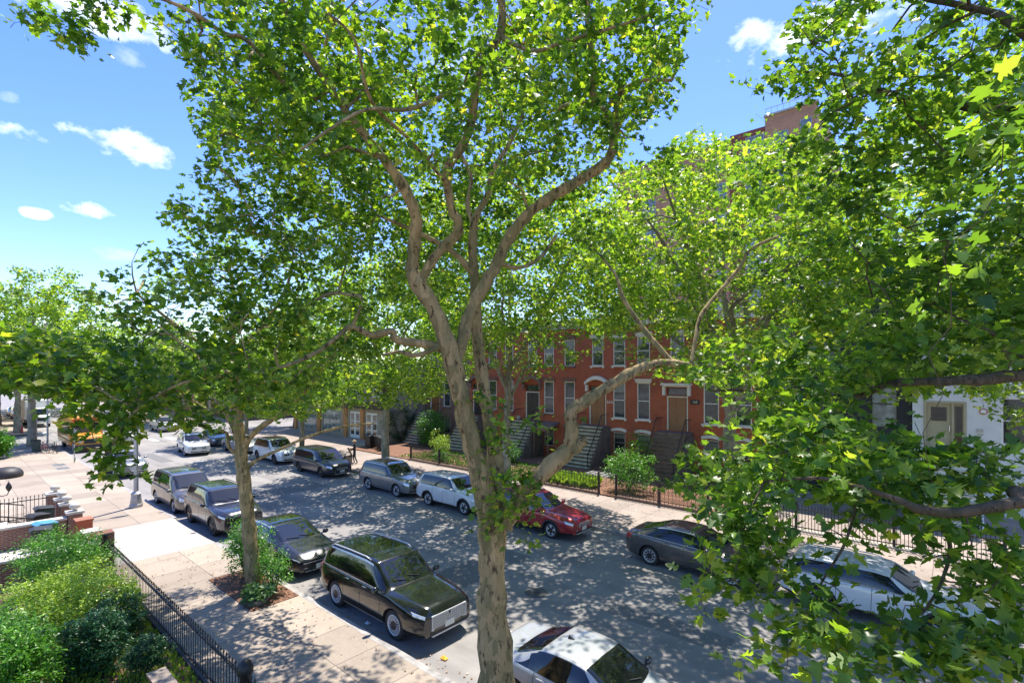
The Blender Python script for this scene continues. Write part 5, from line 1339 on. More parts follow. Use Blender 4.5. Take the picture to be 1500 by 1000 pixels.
t.plimb([wr(730, 385, 9.4, 9), wr(760, 392, 9.6, 7), wr(790, 378, 9.8, 6), wr(815, 345, 10, 5)], n=7)
t.plimb([wr(738, 768, 9.4, 30), wr(758, 738, 9.4, 30), wr(782, 706, 9.4, 31), wr(812, 678, 9.4, 28), wr(834, 655, 9.4, 27), wr(838, 630, 9.4, 21), wr(836, 603, 9.4, 20), wr(856, 588, 9.45, 20), wr(890, 567, 9.5, 19), wr(925, 546, 9.6, 17), wr(958, 533, 9.7, 13), wr(985, 531, 9.8, 11), wr(1025, 536, 9.9, 9), wr(1060, 530, 9.9, 7), wr(1100, 505, 9.9, 6)], n=14)
t.plimb([wr(838, 660, 9.4, 24), wr(850, 650, 9.35, 16), wr(855, 643, 9.3, 15)], n=10, attach=False)
t.plimb([wr(985, 531, 9.8, 9), wr(955, 497, 10, 9), wr(936, 472, 10.2, 8), wr(912, 435, 10.4, 7), wr(903, 405, 10.6, 5), wr(885, 380, 10.8, 4)], n=8)
t.plimb([wr(1012, 534, 9.85, 7), wr(1019, 496, 10.1, 7), wr(1028, 460, 10.3, 7), wr(1062, 418, 10.5, 7), wr(1086, 388, 10.6, 6), wr(1100, 365, 10.6, 5), wr(1140, 346, 10.6, 4)], n=8)
t.plimb([wr(645, 508, 9.1, 16), wr(618, 503, 9.0, 14), wr(580, 497, 8.9, 13), wr(575, 485, 8.85, 11), wr(545, 490, 8.8, 12), wr(515, 478, 8.7, 9), wr(500, 488, 8.6, 9), wr(470, 512, 8.4, 7), wr(420, 535, 8, 6), wr(350, 548, 7.5, 6), wr(270, 560, 7, 5), wr(200, 600, 6.6, 4), wr(165, 650, 6.3, 3)], n=9)
t.plimb([wr(515, 480, 8.7, 7), wr(530, 440, 8.8, 6), wr(515, 432, 8.9, 6), wr(478, 432, 8.9, 6), wr(430, 460, 8.9, 4), wr(380, 480, 8.8, 3)], n=7)
t.plimb([wr(650, 505, 9.1, 9), wr(610, 520, 8.8, 9), wr(585, 515, 8.7, 6), wr(560, 520, 8.5, 4)], n=7)
t.plimb([wr(484, 130, 7.6, 8), wr(440, 145, 7.4, 8), wr(365, 62, 7, 8), wr(330, 50, 6.8, 7), wr(285, 20, 6.6, 7), wr(240, 0, 6.4, 6), wr(150, -30, 6.2, 4)], n=8)
t.plimb([wr(697, 122, 8.0, 6), wr(660, 135, 7.6, 6), wr(600, 160, 7.0, 7), wr(540, 160, 6.5, 6), wr(490, 185, 6.2, 5), wr(440, 220, 6.0, 4)], n=7)
t.plimb([wr(655, 270, 8.4, 6), wr(600, 205, 7.6, 6), wr(545, 150, 6.8, 6), wr(520, 60, 6.2, 5), wr(480, 20, 6, 4)], n=7)
t.plimb([wr(732, 52, 7.8, 8), wr(780, 75, 7.4, 7), wr(830, 60, 7.2, 6), wr(900, 40, 7.0, 5), wr(960, 20, 6.8, 4)], n=7)
big = prune(blob(640, 120, 8.3, 330, 190, 2.2, 46)+blob(420, 110, 7.8, 150, 150, 1.6, 20)+blob(640, -250, 9, 500, 260, 3, 40)+blob(860, 90, 8.2, 150, 120, 1.6, 14)+blob(420, 300, 9, 160, 120, 1.8, 18)+blob(250, 530, 7.6, 220, 90, 1.5, 24))
t.grow(big, r0=.02, r1=.012, seg=.5, big=True, leafy=False, rmax=.05)
tg = (blob(640, 100, 7.2, 360, 170, 1.3, 170)+blob(640, 150, 11.5, 370, 190, 2.0, 430)+blob(420, 80, 7.4, 170, 140, 1.2, 110)+blob(400, 130, 10.5, 160, 150, 1.4, 130)+blob(880, 80, 8.0, 150, 120, 1.4, 100)+blob(860, 130, 11, 160, 130, 1.4, 110)+blob(430, 275, 9.5, 190, 130, 2.2, 210)
  + blob(600, 330, 12.4, 200, 120, 1.4, 150)+blob(770, 330, 12.4, 150, 130, 1.4, 120)+blob(620, -280, 10, 560, 250, 3.2, 330)+blob(320, 360, 10, 120, 80, 1.5, 80)
  + blob(230, 560, 7.5, 230, 70, 1.5, 150)+blob(60, 540, 7.0, 120, 70, 1.2, 60)+blob(440, 470, 9.5, 150, 80, 1.8, 110)+blob(330, 440, 8.5, 160, 90, 1.6, 70)
  + blob(1040, 575, 9.7, 90, 35, 1.0, 30)+blob(720, 250, 14, 230, 170, 1.6, 180)+blob(760, -130, 13, 420, 150, 2.5, 160)+blob(940, 90, 8.8, 100, 100, 1.4, 55)+blob(560, 370, 14.2, 130, 110, 1.6, 170)+blob(960, 190, 10, 60, 60, 1, 22)+blob(500, 200, 14, 200, 120, 2, 140)+blob(150, 10, 7, 70, 35, .5, 12))
tgt = list(map(tuple, prune(tg)))
tgt += [tuple(p) for p in blob(745, 733, 8.9, 66, 44, .35, 62)+blob(715, 772, 9.0, 20, 14, .1, 6)+blob(773, 787, 9.0, 22, 14, .15, 6)+blob(735, 620, 9.2, 28, 70, .3, 9)+blob(780, 628, 9.3, 60, 28, .3, 10)+blob(175, 690, 6.3, 32, 42, .3, 16)+blob(150, 620, 6.6, 70, 35, .5, 26)+blob(100, 62, 7, 24, 22, .2, 9)+blob(30, 20, 7, 40, 22, .3, 9)]
tgt += [tuple(p) for p in prune(wblob((-11.5, 9.6, 13.6), (4.2, 3, 2.6), 240))]
t.grow(tgt, leafy=True)
tuft = t
t.leafup(21, .108, 'near', M['leaf'], .3, soft=.8)
t.done()
# keep the tufts on the fork out of the open rule
t1s = t
# ---- T2: younger plane on the near kerb
t = Tree('plane_tree', 'younger slim plane tree rising from the planted pit beside the grey sedan', base=(-16.6, 6.75, .05))
t.limb([Vector((-16.6, 6.75, .05)), at(373, 868, 15.97), at(367, 800, 15.95), at(361, 740, 15.9), at(356, 690, 15.9), at(351, 640, 15.9), at(347, 600, 15.9), at(346, 550, 15.8), at(340, 500, 15.7), at(345, 450, 15.7), at(335, 390, 15.6)], [.30, .235, .21, .20, .185, .17, .14, .11, .09, .07, .04], n=16, bump=.05)
t.plimb([wr(350, 645, 15.9, 11), wr(338, 615, 15.8, 10), wr(318, 600, 15.6, 8), wr(298, 598, 15.4, 7), wr(265, 575, 15, 6), wr(225, 550, 14.5, 5), wr(170, 530, 14, 4)], n=8)
t.plimb([wr(356, 672, 15.9, 12), wr(363, 645, 15.8, 10), wr(382, 625, 15.6, 9), wr(415, 603, 15.3, 8), wr(445, 575, 15, 8), wr(470, 545, 14.7, 7), wr(500, 505, 14.4, 6), wr(520, 470, 14.2, 4)], n=8)
t.plimb([wr(361, 686, 15.9, 8), wr(375, 674, 15.8, 6), wr(405, 660, 15.6, 5), wr(450, 640, 15.3, 5), wr(500, 625, 15, 4), wr(548, 620, 14.8, 3)], n=7)
t.plimb([wr(352, 670, 15.9, 6), wr(336, 655, 15.7, 6), wr(332, 635, 15.6, 5), wr(320, 628, 15.5, 4)], n=6)
t.plimb([wr(346, 560, 15.8, 8), wr(300, 510, 15.4, 6), wr(250, 470, 15, 5), wr(200, 430, 14.8, 4)], n=7)
t.plimb([wr(344, 520, 15.7, 8), wr(390, 470, 15.6, 6), wr(420, 420, 15.5, 5), wr(430, 370, 15.5, 4)], n=7)
big = prune(blob(320, 460, 15.5, 190, 110, 3, 40)+blob(430, 540, 15, 110, 60, 2, 16)); t.grow(big, r0=.02, r1=.01, seg=.6, big=True, leafy=False, rmax=.045)
tg = blob(320, 440, 15.8, 180, 110, 3.2, 380)+blob(220, 500, 14.6, 190, 90, 2.8, 280)+blob(430, 545, 15, 130, 65, 2.2, 190)+blob(320, 350, 16, 90, 60, 2.2, 90)+blob(270, 600, 14.8, 110, 40, 1.5, 70)+blob(400, 330, 19, 150, 90, 2, 160)+blob(170, 425, 18, 130, 55, 2, 150)+blob(60, 440, 18, 80, 45, 2, 60)+blob(110, 450, 14.5, 90, 60, 2, 80)
tg = [p for p in tg if p[1]-.387*p[2] > 3.7 or (p[1] > 4.9 and rng.random() < .22)]
t.grow(prune(tg)); t.leafup(19, .135, 'mid', M['leaf2'], .38, soft=.9, lvoff=.0); t.done()
# ---- T0: plane to the right whose boughs hang across the right of the view
t = Tree('plane_tree', 'near plane tree whose long leafy boughs hang across the right foreground', base=(3.6, 6.9, 0), bark='barkdark')
b0 = Vector((3.6, 6.9, 0))
t.limb([b0, b0+Vector((0, 0, 2)), b0+Vector((-.1, 0, 4.5)), b0+Vector((-.1, -.1, 7)), b0+Vector((-.3, 0, 10)), b0+Vector((-.3, .3, 13))], [.42, .33, .3, .26, .2, .1], n=16)
t.limb([b0+Vector((0, 0, 5.2)), at(1560, 735, 4.0), at(1500, 735, 3.95), at(1455, 741, 3.9), at(1404, 750, 3.9), at(1350, 746, 3.95), at(1314, 731, 4.1), at(1260, 714, 4.3), at(1200, 700, 4.5), at(1120, 705, 4.9)], [.12, .06, .046, .042, .042, .036, .026, .02, .016, .01], n=9)
t.limb([b0+Vector((-.1, 0, 6.2)), at(1600, 545, 5.6), at(1500, 549, 5.5), at(1440, 556, 5.5), at(1380, 558, 5.6), at(1305, 562, 6), at(1254, 580, 6.4), at(1180, 578, 7.2), at(1100, 572, 7.4), at(1040, 572, 7.6)], [.13, .09, .07, .06, .05, .042, .032, .026, .02, .012], n=9)
t.limb([b0+Vector((-.1, -.1, 8)), at(1600, 190, 6), at(1500, 168, 6.6), at(1409, 156, 7), at(1327, 145, 7.4), at(1275, 126, 7.6), at(1231, 110, 7.8), at(1160, 105, 8)], [.13, .1, .075, .06, .05, .035, .03, .015], n=9)
t.limb([b0+Vector((-.2, -.1, 9)), at(1600, 90, 5.4), at(1500, 43, 5.8), at(1450, 18, 6.2), at(1375, 2, 6.6), at(1320, -10, 7)], [.12, .08, .06, .045, .035, .02], n=9)
t.limb([at(1350, 746, 4.65), at(1390, 790, 4.3), at(1380, 850, 4.1), at(1350, 900, 4)], [.02, .018, .012, .008], n=6)
t.limb([at(1260, 714, 4.75), at(1240, 790, 4.6), at(1205, 850, 4.5), at(1190, 885, 4.4)], [.018, .014, .01, .007], n=6)
t.limb([at(1120, 705, 4.9), at(1090, 770, 4.8), at(1075, 850, 4.7)], [.012, .01, .006], n=6)
big = prune(blob(1330, 90, 7, 190, 160, 1.5, 26)+blob(1400, 350, 6.5, 160, 150, 1.5, 18)+blob(1280, 640, 5.4, 200, 70, .8, 14)+blob(1500, -200, 6, 400, 300, 3, 30)); t.grow(big, r0=.014, r1=.008, seg=.4, big=True, leafy=False, rmax=.04)
tg = (blob(1340, 80, 7, 220, 150, 1.8, 230)+blob(1420, 300, 6.6, 150, 200, 1.6, 150)+blob(1200, 545, 6.8, 200, 65, 1.2, 120)+blob(1400, 500, 6.2, 150, 80, 1.2, 70)+blob(1150, 600, 6.2, 90, 60, .8, 50)+blob(1040, 690, 6.2, 60, 40, .8, 18)+blob(1200, 650, 5.2, 190, 50, .8, 70)+blob(1350, 690, 4.7, 170, 50, .6, 46)
  + blob(1080, 800, 5, 60, 60, .4, 16)+blob(1060, 870, 4.8, 55, 40, .3, 8)+blob(1190, 870, 4.6, 90, 70, .5, 26)+blob(1330, 930, 4.0, 150, 70, .5, 38)+blob(1420, 800, 4.2, 100, 70, .5, 26)+blob(1150, 740, 5, 140, 50, .5, 30)+blob(1000, 720, 6.4, 60, 45, .4, 16)
  + blob(1170, 970, 4.2, 90, 30, .3, 8)+blob(1460, 880, 3.8, 60, 90, .4, 16)+blob(1200, 270, 8, 150, 130, 1.4, 120)+blob(1130, 150, 8, 70, 25, .8, 22)+blob(1380, 420, 7, 150, 110, 1.2, 80)+blob(1700, -250, 6.5, 500, 350, 3, 260)+blob(1800, 300, 5, 250, 300, 2, 90)+[at(1440, 170, 3.1), at(1475, 150, 3.0), at(1470, 205, 3.2), at(1440, 320, 3.4)])
t.grow(prune(tg, .9)); t.leafup(17, .112, 'near', M['leaf2'], .27, soft=.75, lvoff=-.04, hook=lambda P: clear_bough(P)); t.done()
# ---- far side trees with hand laid stems
def worldtree(x, y, h, trunk_r, lean, crown, n_twig, n_per, size, kind, label, seedless=0, which=None, soft=.85, zfork=.3, group='street trees in the pavement', leafm='leaf2', name='plane_tree', bark='barkfar', limbs=6, spread=.45, fork2=False, rule=True):
    t = Tree(name, label, group=group, bark=bark, base=(x, y, .05)); b = Vector((x, y, .05)); zf = h*zfork
    top = b+Vector((lean[0], lean[1], h*.8))
    ctr = Vector((x+crown[0], y+crown[1], crown[2])); cr = crown[3:6]
    fk = b+Vector((lean[0]*.3, lean[1]*.3, zf))
    t.limb([b, b+Vector((lean[0]*.1, 0, zf*.5)), fk, fk.lerp(top, .4)+Vector((.15, -.1, 0)), fk.lerp(top, .75)+Vector((-.15, .1, 0)), top], [trunk_r*1.25, trunk_r, trunk_r*.85, trunk_r*.55, trunk_r*.32, trunk_r*.1], n=12)
    for i in range(limbs):
        a = 2*math.pi*i/limbs+rng.uniform(-.3, .3); st = fk.lerp(top, rng.uniform(0, .35))
        e = ctr+Vector((math.cos(a)*cr[0]*.75, math.sin(a)*cr[1]*.75, rng.uniform(-.35, .6)*cr[2]))
        m = st.lerp(e, .5)+Vector((rng.normal(0, .25), rng.normal(0, .25), .12*(e-st).length))
        m1 = st.lerp(m, .5)+Vector((rng.normal(0, .15), rng.normal(0, .15), .1))
        t.limb([st, m1, m, m.lerp(e, .5)+Vector(rng.normal(0, .2, 3)), e], [trunk_r*.5, trunk_r*.42, trunk_r*.3, trunk_r*.2, trunk_r*.08], n=8)
    pr = (lambda L, s: prune(L, s, which)) if rule else (lambda L, s: np.array([tuple(p) for p in L]))
    t.grow(pr(wblob(ctr, [c*.9 for c in cr], int(n_twig*.1)), soft), r0=.02, r1=.012, seg=.7, big=True, leafy=False, rmax=.06)
    t.grow(pr(wblob(ctr, cr, n_twig), soft), sides=3, seg=.45)
    t.leafup(n_per, size, kind, M[leafm], spread, soft=soft, which=which, lvoff=.08, rule=rule); t.done()
worldtree(-6.45, 20.6, 15.5, .25, (-.3, .2), (-.3, -.6, 11.2, 5.4, 7.2, 5.0), 1300, 26, .16, 'mid', 'far side plane tree whose trunk forks before the number 168 doorway', limbs=8, spread=.42)
worldtree(-18.3, 20.6, 17, .22, (.3, .1), (1.5, -.7, 12.0, 6.6, 7.2, 5.4), 1350, 27, .18, 'far', 'far side plane tree hidden behind the mature trunk', limbs=7, spread=.5)
worldtree(-29.5, 20.6, 14, .26, (0, .2), (1.2, -.8, 9.6, 6.6, 7.0, 5.2), 1150, 27, .19, 'far', 'far side plane tree standing at the fence end beside the grey SUV', zfork=.34, spread=.5)
worldtree(-41.5, 20.6, 9.5, .2, (.2, 0), (0, -.6, 6.6, 5.4, 6.0, 3.6), 700, 26, .2, 'far', 'far side plane tree behind the black minivan and white boxy SUV', spread=.5)
worldtree(2.5, 20.5, 15, .27, (-1.2, .2), (-1.2, -.6, 10.4, 5.4, 7.0, 5.0), 1150, 25, .17, 'mid', 'leaning far side plane tree before the white stucco house', zfork=.36, limbs=8, spread=.42)
worldtree(-53, 20.6, 10, .2, (0, 0), (0, 0, 6.6, 5.6, 5, 3.4), 480, 26, .22, 'far', 'far side plane tree beyond the corner shop pillars', spread=.55)
worldtree(12, 20.5, 12, .25, (0, 0), (0, 0, 9, 5, 4, 3.6), 200, 26, .2, 'far', 'far side plane tree beyond the right end of the car row', spread=.55)
worldtree(-65.5, 6.2, 17, .3, (0, 0), (0, 1.0, 11.2, 6.6, 5.5, 6.2), 420, 30, .24, 'far', 'tall near side plane tree at the corner behind the yellow bus', spread=.65, which=[0, 1, 4])
worldtree(-80, 6.4, 16, .3, (0, 0), (0, 1, 10.6, 6.6, 5.5, 5.4), 330, 28, .28, 'far', 'plane tree on the near corner beyond the junction by the box truck', spread=.7, which=[0, 1, 4])
worldtree(-93, 5.6, 14, .3, (0, 0), (0, 0, 9, 6.5, 5, 4.6), 260, 26, .32, 'far', 'plane tree farther down the near pavement past the box truck', spread=.8, which=[0, 1])
worldtree(-80, 21.5, 14, .3, (0, 0), (0, 0, 9, 6.5, 5, 5), 300, 28, .3, 'far', 'plane tree on the far corner beyond the junction', spread=.75, which=[0, 1])
worldtree(-63, 30.5, 15, .3, (0, 0), (0, 0, 10, 6, 5, 5), 300, 28, .28, 'far', 'tree rising beside the corner shop wall at the side street', spread=.7, which=[0, 1])
worldtree(-95, 21.5, 14, .3, (0, 0), (0, 0, 9, 6.5, 5, 5), 240, 26, .34, 'far', 'plane tree farther along the far pavement beyond the junction', spread=.85, which=[0, 1])
worldtree(-108, 6.5, 15, .3, (0, 0), (0, 3, 9, 8, 7, 5), 220, 26, .38, 'far', 'tree closing the view far down the near side of the street', spread=.95, which=[0, 1])
worldtree(-112, 21.5, 15, .3, (0, 0), (0, -2, 9.6, 8, 7, 5.4), 220, 26, .38, 'far', 'tree closing the view far down the far side of the street', spread=.95, which=[0, 1])
worldtree(-126, 13.5, 15, .3, (0, 0), (0, 0, 8.6, 9, 9, 6.4), 220, 28, .42, 'far', 'tree standing at the very end of the street', spread=1.1, which=[0, 1])
# near side trees beyond the right edge shade the pavement
worldtree(12.6, 6.9, 13, .3, (0, 0), (0, 0, 9, 5, 4, 3.6), 150, 30, .24, 'far', 'near side plane tree off to the right beyond the picture', spread=.55, rule=False)
# ---- shrubs
def shrub(x, y, z, r, n_twig, n_per, size, kind, m, label, name='shrub', spread=.12, droop=.1, group='garden shrubs', flat=False, hollow=.6):
    t = Tree(name, label, 'shrub', group, 'twig', (x, y, z)); b = Vector((x, y, z))
    for i in range(5):
        a = 2*math.pi*i/5+rng.uniform(0, 1); e = b+Vector((math.cos(a)*r[0]*.5, math.sin(a)*r[1]*.5, r[2]*1.2))
        t.limb([b+Vector((math.cos(a)*.04, math.sin(a)*.04, 0)), b.lerp(e, .5)+Vector(rng.normal(0, .04, 3)), e], [.03, .022, .01], n=6)
    c = b+Vector((0, 0, r[2]*1.02))
    if y < 5 and x < 0: n_twig = int(n_twig*1.5); n_per = int(n_per*1.7); size *= 1.35
    W = np.array([tuple(p) for p in wblob(c, r, n_twig, hollow)]); d_ = W-np.array(c); ang = np.arctan2(d_[:, 1], d_[:, 0]); ph = rng.uniform(0, 6, 3)
    sc_ = 1+.13*np.sin(3*ang+ph[0])+.10*np.sin(5*ang+ph[1]+d_[:, 2]*3)+.12*rng.normal(0, 1, len(W)).clip(-1, 2)
    W = np.array(c)+d_*sc_[:, None]; W[:, 2] = np.maximum(W[:, 2], z+.05)
    t.grow(W, r0=.004, r1=.006, seg=.25, sides=3)
    t.leafup(n_per, size, kind, M[m], spread, droop=droop, rule=False); t.done(); return t
shrub(-17.4, 2.3, .1, (2.0, 1.3, .85), 420, 26, .055, 'lance', 'leaflime', 'broad layered shrub with pale lime green leaves, spreading before the boundary wall', spread=.2)
shrub(-20.2, 2.6, .1, (1.7, 1.1, 1.05), 330, 26, .055, 'lance', 'leafmid', 'layered mid green shrub reaching over the brick boundary wall', spread=.2)
shrub(-15.0, .9, .1, (1.25, .95, .85), 360, 26, .06, 'lance', 'leaflime' if False else 'leafmid', 'bright green mounded bush filling the lower left corner', spread=.16)
shrub(-14.75, 2.45, .1, (.72, .62, .72), 330, 28, .045, 'lance', 'leafdk', 'dark blue green yew like bush between bright bush and fence', spread=.12)
shrub(-16.1, 3.05, .1, (.75, .55, .62), 260, 26, .045, 'lance', 'leafdk', 'dark green rounded bush behind the fence, farther of the dark pair', spread=.12)
shrub(-13.75, 3.2, .25, (.45, .42, .36), 230, 30, .032, 'lance', 'leafdk', 'small round clipped shrub against the fence pickets', spread=.07)
shrub(-17.0, 3.55, .1, (.45, .3, .55), 90, 22, .06, 'lance', 'leaflime', 'small yellow green bush at the fence', spread=.12)
shrub(-17.6, 6.9, .1, (1.0, .62, .98), 280, 22, .09, 'lance', 'leafmid', 'bushy green shrub in the tree pit beside the slim trunk', spread=.2, group='plants in the tree pit')
shrub(-15.9, 7.0, .1, (.62, .45, .75), 130, 20, .08, 'lance', 'leafmid', 'smaller shrub right of the slim trunk in the tree pit', spread=.17, group='plants in the tree pit')
m = MB(); m.lathe([(.30, 0), (.34, .12), (.30, .16), (.26, .15)], n=16); o = m.build('planter_bowl', M['pot'], smooth=False); o.location = (-15.6, 6.35, K); tag(o, 'low round grey planter bowl at the front of the tree pit', 'planter')
shrub(-15.6, 6.35, .26, (.42, .38, .16), 60, 18, .17, 'lance', 'leafpale', 'variegated pale edged plant growing in the round planter bowl', name='potted_plant', spread=.12, group='plants in the tree pit')
tag(MB().box(-18.5, -15.1, 6.0, 7.4, .05, K+.02).build('tree_pit_soil', M['mulch']), kind='structure'); tag(MB().box(-7.7, -5.6, 6.1, 7.4, .05, K+.02).build('tree_pit_soil', M['mulch']), kind='structure')
shrub(-13.9, 26.3, .1, (1.4, 1.1, 1.25), 240, 24, .12, 'lance', 'leafmid', 'rounded green shrub before the red brick house windows and ornate fence', spread=.28, group='front garden shrubs')
shrub(-15.3, 30.4, .1, (.9, .8, 1.6), 120, 22, .11, 'lance', 'leafmid', 'small tree like shrub under the parlour window of the red house', spread=.28, group='front garden shrubs')
shrub(-36.4, 30.5, .1, (1.5, 1.4, 1.8), 260, 24, .15, 'lance', 'leafmid', 'tall dark leafy shrub between the two left stoops', spread=.32, group='front garden shrubs')
shrub(-40.9, 30.4, .1, (.6, 2.0, 1.9), 160, 24, .15, 'lance', 'leafdk', 'dark ivy mass climbing beside the corner stoop', spread=.3, group='front garden shrubs')
shrub(-31.6, 27.4, .1, (.9, .7, 1.0), 120, 22, .12, 'lance', 'leaflime', 'bright green shrub left of the mature trunk in the far garden', spread=.25, group='front garden shrubs')
shrub(-29.2, 25.4, .1, (.9, .4, .45), 90, 22, .1, 'lance', 'leafmid', 'low green plants growing along the picket fence', spread=.2, group='front garden shrubs')
shrub(-25.2, 29.0, .1, (1.0, .8, .7), 120, 22, .11, 'lance', 'leafmid', 'low shrub beside the brownstone canopy', spread=.25, group='front garden shrubs')
shrub(-7.4, 27.6, .1, (1.5, 1.1, 1.2), 160, 22, .12, 'lance', 'leafmid', 'green shrub before the charcoal clapboard house', spread=.3, group='front garden shrubs')
shrub(-2.8, 29.4, .1, (1.6, 1.2, 1.9), 200, 22, .12, 'lance', 'leafmid', 'tall shrub left of the white house steps', spread=.3, group='front garden shrubs')
shrub(-57.0, 3.3, .1, (1.1, 1.0, 1.1), 130, 22, .14, 'lance', 'leafmid', 'green bush cut by the left picture edge on the pale pavement', spread=.28, group='pavement shrubs')
m = MB(); m.lathe([(.14, 0), (.19, .28), (.21, .3), (.19, .3)], n=12); o = m.build('flower_pot', M['terracotta']); o.location = (-20.1, 27.6, .12); tag(o, 'small pale terracotta pot standing by the mossy stoop foot', 'pot')
m = MB(); m.lathe([(.14, 0), (.2, .26), (.2, .3)], n=12); o = m.build('flower_pot', M['pot']); o.location = (-21.0, 32.6, 2.96); tag(o, 'flower pot standing on the mossy stoop landing', 'pot')
shrub(-21.0, 32.6, 3.2, (.35, .3, .22), 40, 16, .09, 'lance', 'leaflime', 'yellow flowering plant in the pot on the stoop landing', name='potted_plant', spread=.1, group='plants in pots')
m = MB(); m.lathe([(.1, 0), (.2, .22), (.23, .3)], n=12); o = m.build('flower_pot', M['stone']); o.location = (-27.9, 33.0, 2.96); tag(o, 'pale stone pot beside the dark glazed doors', 'pot')
# white lattice frame lying in the garden
m = MB()
for i in range(5): m.box(-17.3+i*.4, -17.27+i*.4, 26.9, 28.0, .62, .66)
for y in (26.9, 27.25, 27.6, 27.97): m.box(-17.3, -15.67, y, y+.03, .585, .615)
for x in (-17.2, -15.8):
    for y in (27, 27.9): m.box(x-.02, x+.02, y-.02, y+.02, .1, .585)
tag(m.build('cold_frame', M['white']), 'white lattice framed garden cover behind the ornate fence', 'garden frame')
# grass bed and ground litter
def scatter(name, n, box, z, size, kind, m, label, up=True, knd='stuff', cat=None):
    P = np.stack([rng.uniform(box[0], box[1], n), rng.uniform(box[2], box[3], n), np.full(n, z)+rng.uniform(0, .02, n)], 1)
    if up: T = rng.normal(0, .45, (n, 3)); T[:, 2] = 1; N = rng.normal(0, 1, (n, 3)); N[:, 2] = .1
    else: T = rng.normal(0, 1, (n, 3)); N = rng.normal(0, .25, (n, 3)); N[:, 2] = 1
    N /= np.linalg.norm(N, axis=1, keepdims=True)
    return tag(leaves(P, N, T, size*rng.uniform(.6, 1.3, n), kind, name, M[m], None), label, cat or name.replace('_', ' '), kind=knd)
scatter('tall_grass', 2600, (-19.0, -16.0, 25.0, 26.6), .12, .55, 'lance', 'leaflime', 'bright green tall grass filling the bed behind the ornate fence', cat='grass')
scatter('grass', 9000, (-18, -9, -1, 3.9), .1, .12, 'lance', 'leaflime', 'short green grass and weeds growing in the near garden soil')
scatter('ground_cover', 3500, (-34, -21.9, 25.0, 29.4), .13, .13, 'lance', 'leafmid', 'low patchy plants over the far garden mulch', cat='ground cover')
def litter(n, box, z, size, lab, nm='fallen_leaves'): scatter(nm, n, box, z, size, 'far', 'straw', lab, up=False, cat='fallen leaves')
litter(500, (-22, -5, 4.1, 7.4), K+.012, .05, 'small dry leaves strewn over the near pavement'); litter(420, (-22, 0, 7.65, 8.2), .012, .05, 'dry leaves gathered in the near gutter')
litter(700, (-31, 2, 19.55, 24.4), K+.012, .06, 'dry leaves strewn over the far pavement'); litter(800, (-34, -21.9, 25, 29.5), K+.01, .09, 'brown leaf litter over the far garden mulch')
# ================================================================= SKY, SUN, CAMERA
SUNV = Vector((-.42, .91, 0)).normalized(); EL = R(67)
w = bpy.data.worlds.new('World'); SC.world = w; w.use_nodes = True
nt = NT(w.node_tree); bg = w.node_tree.nodes['Background']; bg.inputs['Strength'].default_value = .15
sky = nt.n('ShaderNodeTexSky', sky_type='NISHITA'); sky.sun_disc = False; sky.sun_elevation = EL; sky.sun_rotation = math.atan2(SUNV.x, SUNV.y)
sky.air_density = 1.0; sky.dust_density = .25; sky.ozone_density = 2.5; sky.altitude = 0
co = nt.n('ShaderNodeTexCoord').outputs['Generated']
def dot(v):
    x = nt.n('ShaderNodeVectorMath', operation='DOT_PRODUCT'); nt.l(co, x.inputs[0]); x.inputs[1].default_value = v; return x.outputs['Value']
mp = nt.n('ShaderNodeMapping'); nt.l(co, mp.inputs[0]); mp.inputs['Scale'].default_value = (1, 1, 1.5)
n1 = nt.noise(mp.outputs[0], 17, 10, .62); n2 = nt.noise(mp.outputs[0], 5, 5, .6)
tot = None
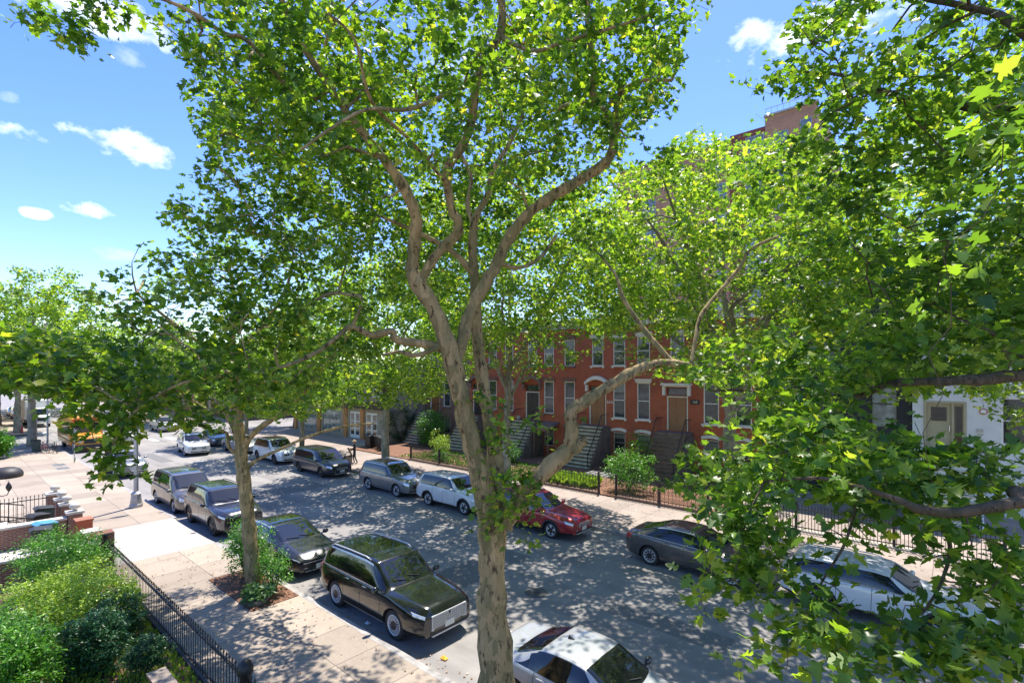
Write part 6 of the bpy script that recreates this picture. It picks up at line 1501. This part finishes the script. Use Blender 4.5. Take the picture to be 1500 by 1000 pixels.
for px, py, wx, wy, dens in [(178, 212, 92, 31, 1), (128, 308, 42, 15, 1), (55, 313, 24, 12, 1), (22, 191, 46, 16, 1), (140, 15, 130, 48, .9), (1130, 62, 95, 42, .9), (1250, 20, 150, 45, .8), (185, 82, 40, 18, .3), (14, 142, 26, 12, .35), (165, 372, 50, 14, .25), (1350, 230, 90, 40, .6), (700, 80, 120, 70, .25), (-120, 260, 60, 25, 1), (1700, 150, 120, 60, 1)]:
    d = (at(px, py, 1)-Vector((0, 0, H))).normalized(); rt = d.cross(Vector((0, 0, 1))).normalized(); up = rt.cross(d)
    k = (at(px, py, 1)-Vector((0, 0, H))).length
    a = nt.math('DIVIDE', dot(rt), dot(d)); b = nt.math('DIVIDE', dot(up), dot(d))
    q = nt.math('ADD', nt.math('POWER', nt.math('ABSOLUTE', nt.math('MULTIPLY', a, F*k/(wx*.8))), 2), nt.math('POWER', nt.math('ABSOLUTE', nt.math('MULTIPLY', b, F*k/(wy*.85))), 2))
    e = nt.math('SUBTRACT', nt.math('SUBTRACT', 1.25, q), nt.math('MULTIPLY', nt.math('SUBTRACT', .62, n1), 4.5))
    e = nt.math('MULTIPLY', nt.math('MULTIPLY', e, nt.math('GREATER_THAN', dot(d), 0)), 1.0)
    x = nt.n('ShaderNodeClamp'); nt.l(nt.math('MULTIPLY', e, .9), x.inputs[0]); e = nt.math('MULTIPLY', x.outputs[0], dens)
    tot = e if tot is None else nt.math('MAXIMUM', tot, e)
hs = nt.n('ShaderNodeHueSaturation'); nt.l(sky.outputs[0], hs.inputs['Color']); hs.inputs['Value'].default_value = 1.0; hs.inputs['Saturation'].default_value = 1.26; hs.inputs['Hue'].default_value = .518
cc = nt.mix(n2, (4.2, 4.6, 5.3), (7.0, 7.1, 7.3))
nt.l(nt.mix(tot, hs.outputs[0], cc), bg.inputs['Color'])
sl = bpy.data.lights.new('Sun', 'SUN'); sl.energy = 4.2; sl.angle = R(.53); sl.color = (1, .94, .85)
so = bpy.data.objects.new('Sun', sl); COL.objects.link(so)
sd = Vector((SUNV.x*math.cos(EL), SUNV.y*math.cos(EL), math.sin(EL))); so.rotation_euler = (-sd).to_track_quat('-Z', 'Y').to_euler(); so.location = (0, 0, 60)
cam = bpy.data.cameras.new('Camera'); c = bpy.data.objects.new('Camera', cam); COL.objects.link(c); SC.camera = c
c.location = (0, 0, H); view = Vector((-CC, SS, 0)); c.rotation_euler = view.to_track_quat('-Z', 'Y').to_euler()
cam.sensor_width = 36; cam.lens = 36*F/1500; cam.shift_y = 45/1500; cam.clip_end = 3000; cam.clip_start = .05
SC.view_settings.view_transform = 'Standard'; SC.view_settings.look = 'None'; SC.view_settings.gamma = 1; SC.view_settings.use_curve_mapping = False
SC.view_settings.exposure = 1.05
cy = SC.cycles; cy.max_bounces = 8; cy.diffuse_bounces = 3; cy.glossy_bounces = 3; cy.transmission_bounces = 3; cy.transparent_max_bounces = 4; cy.use_denoising = True; cy.sample_clamp_indirect = 6
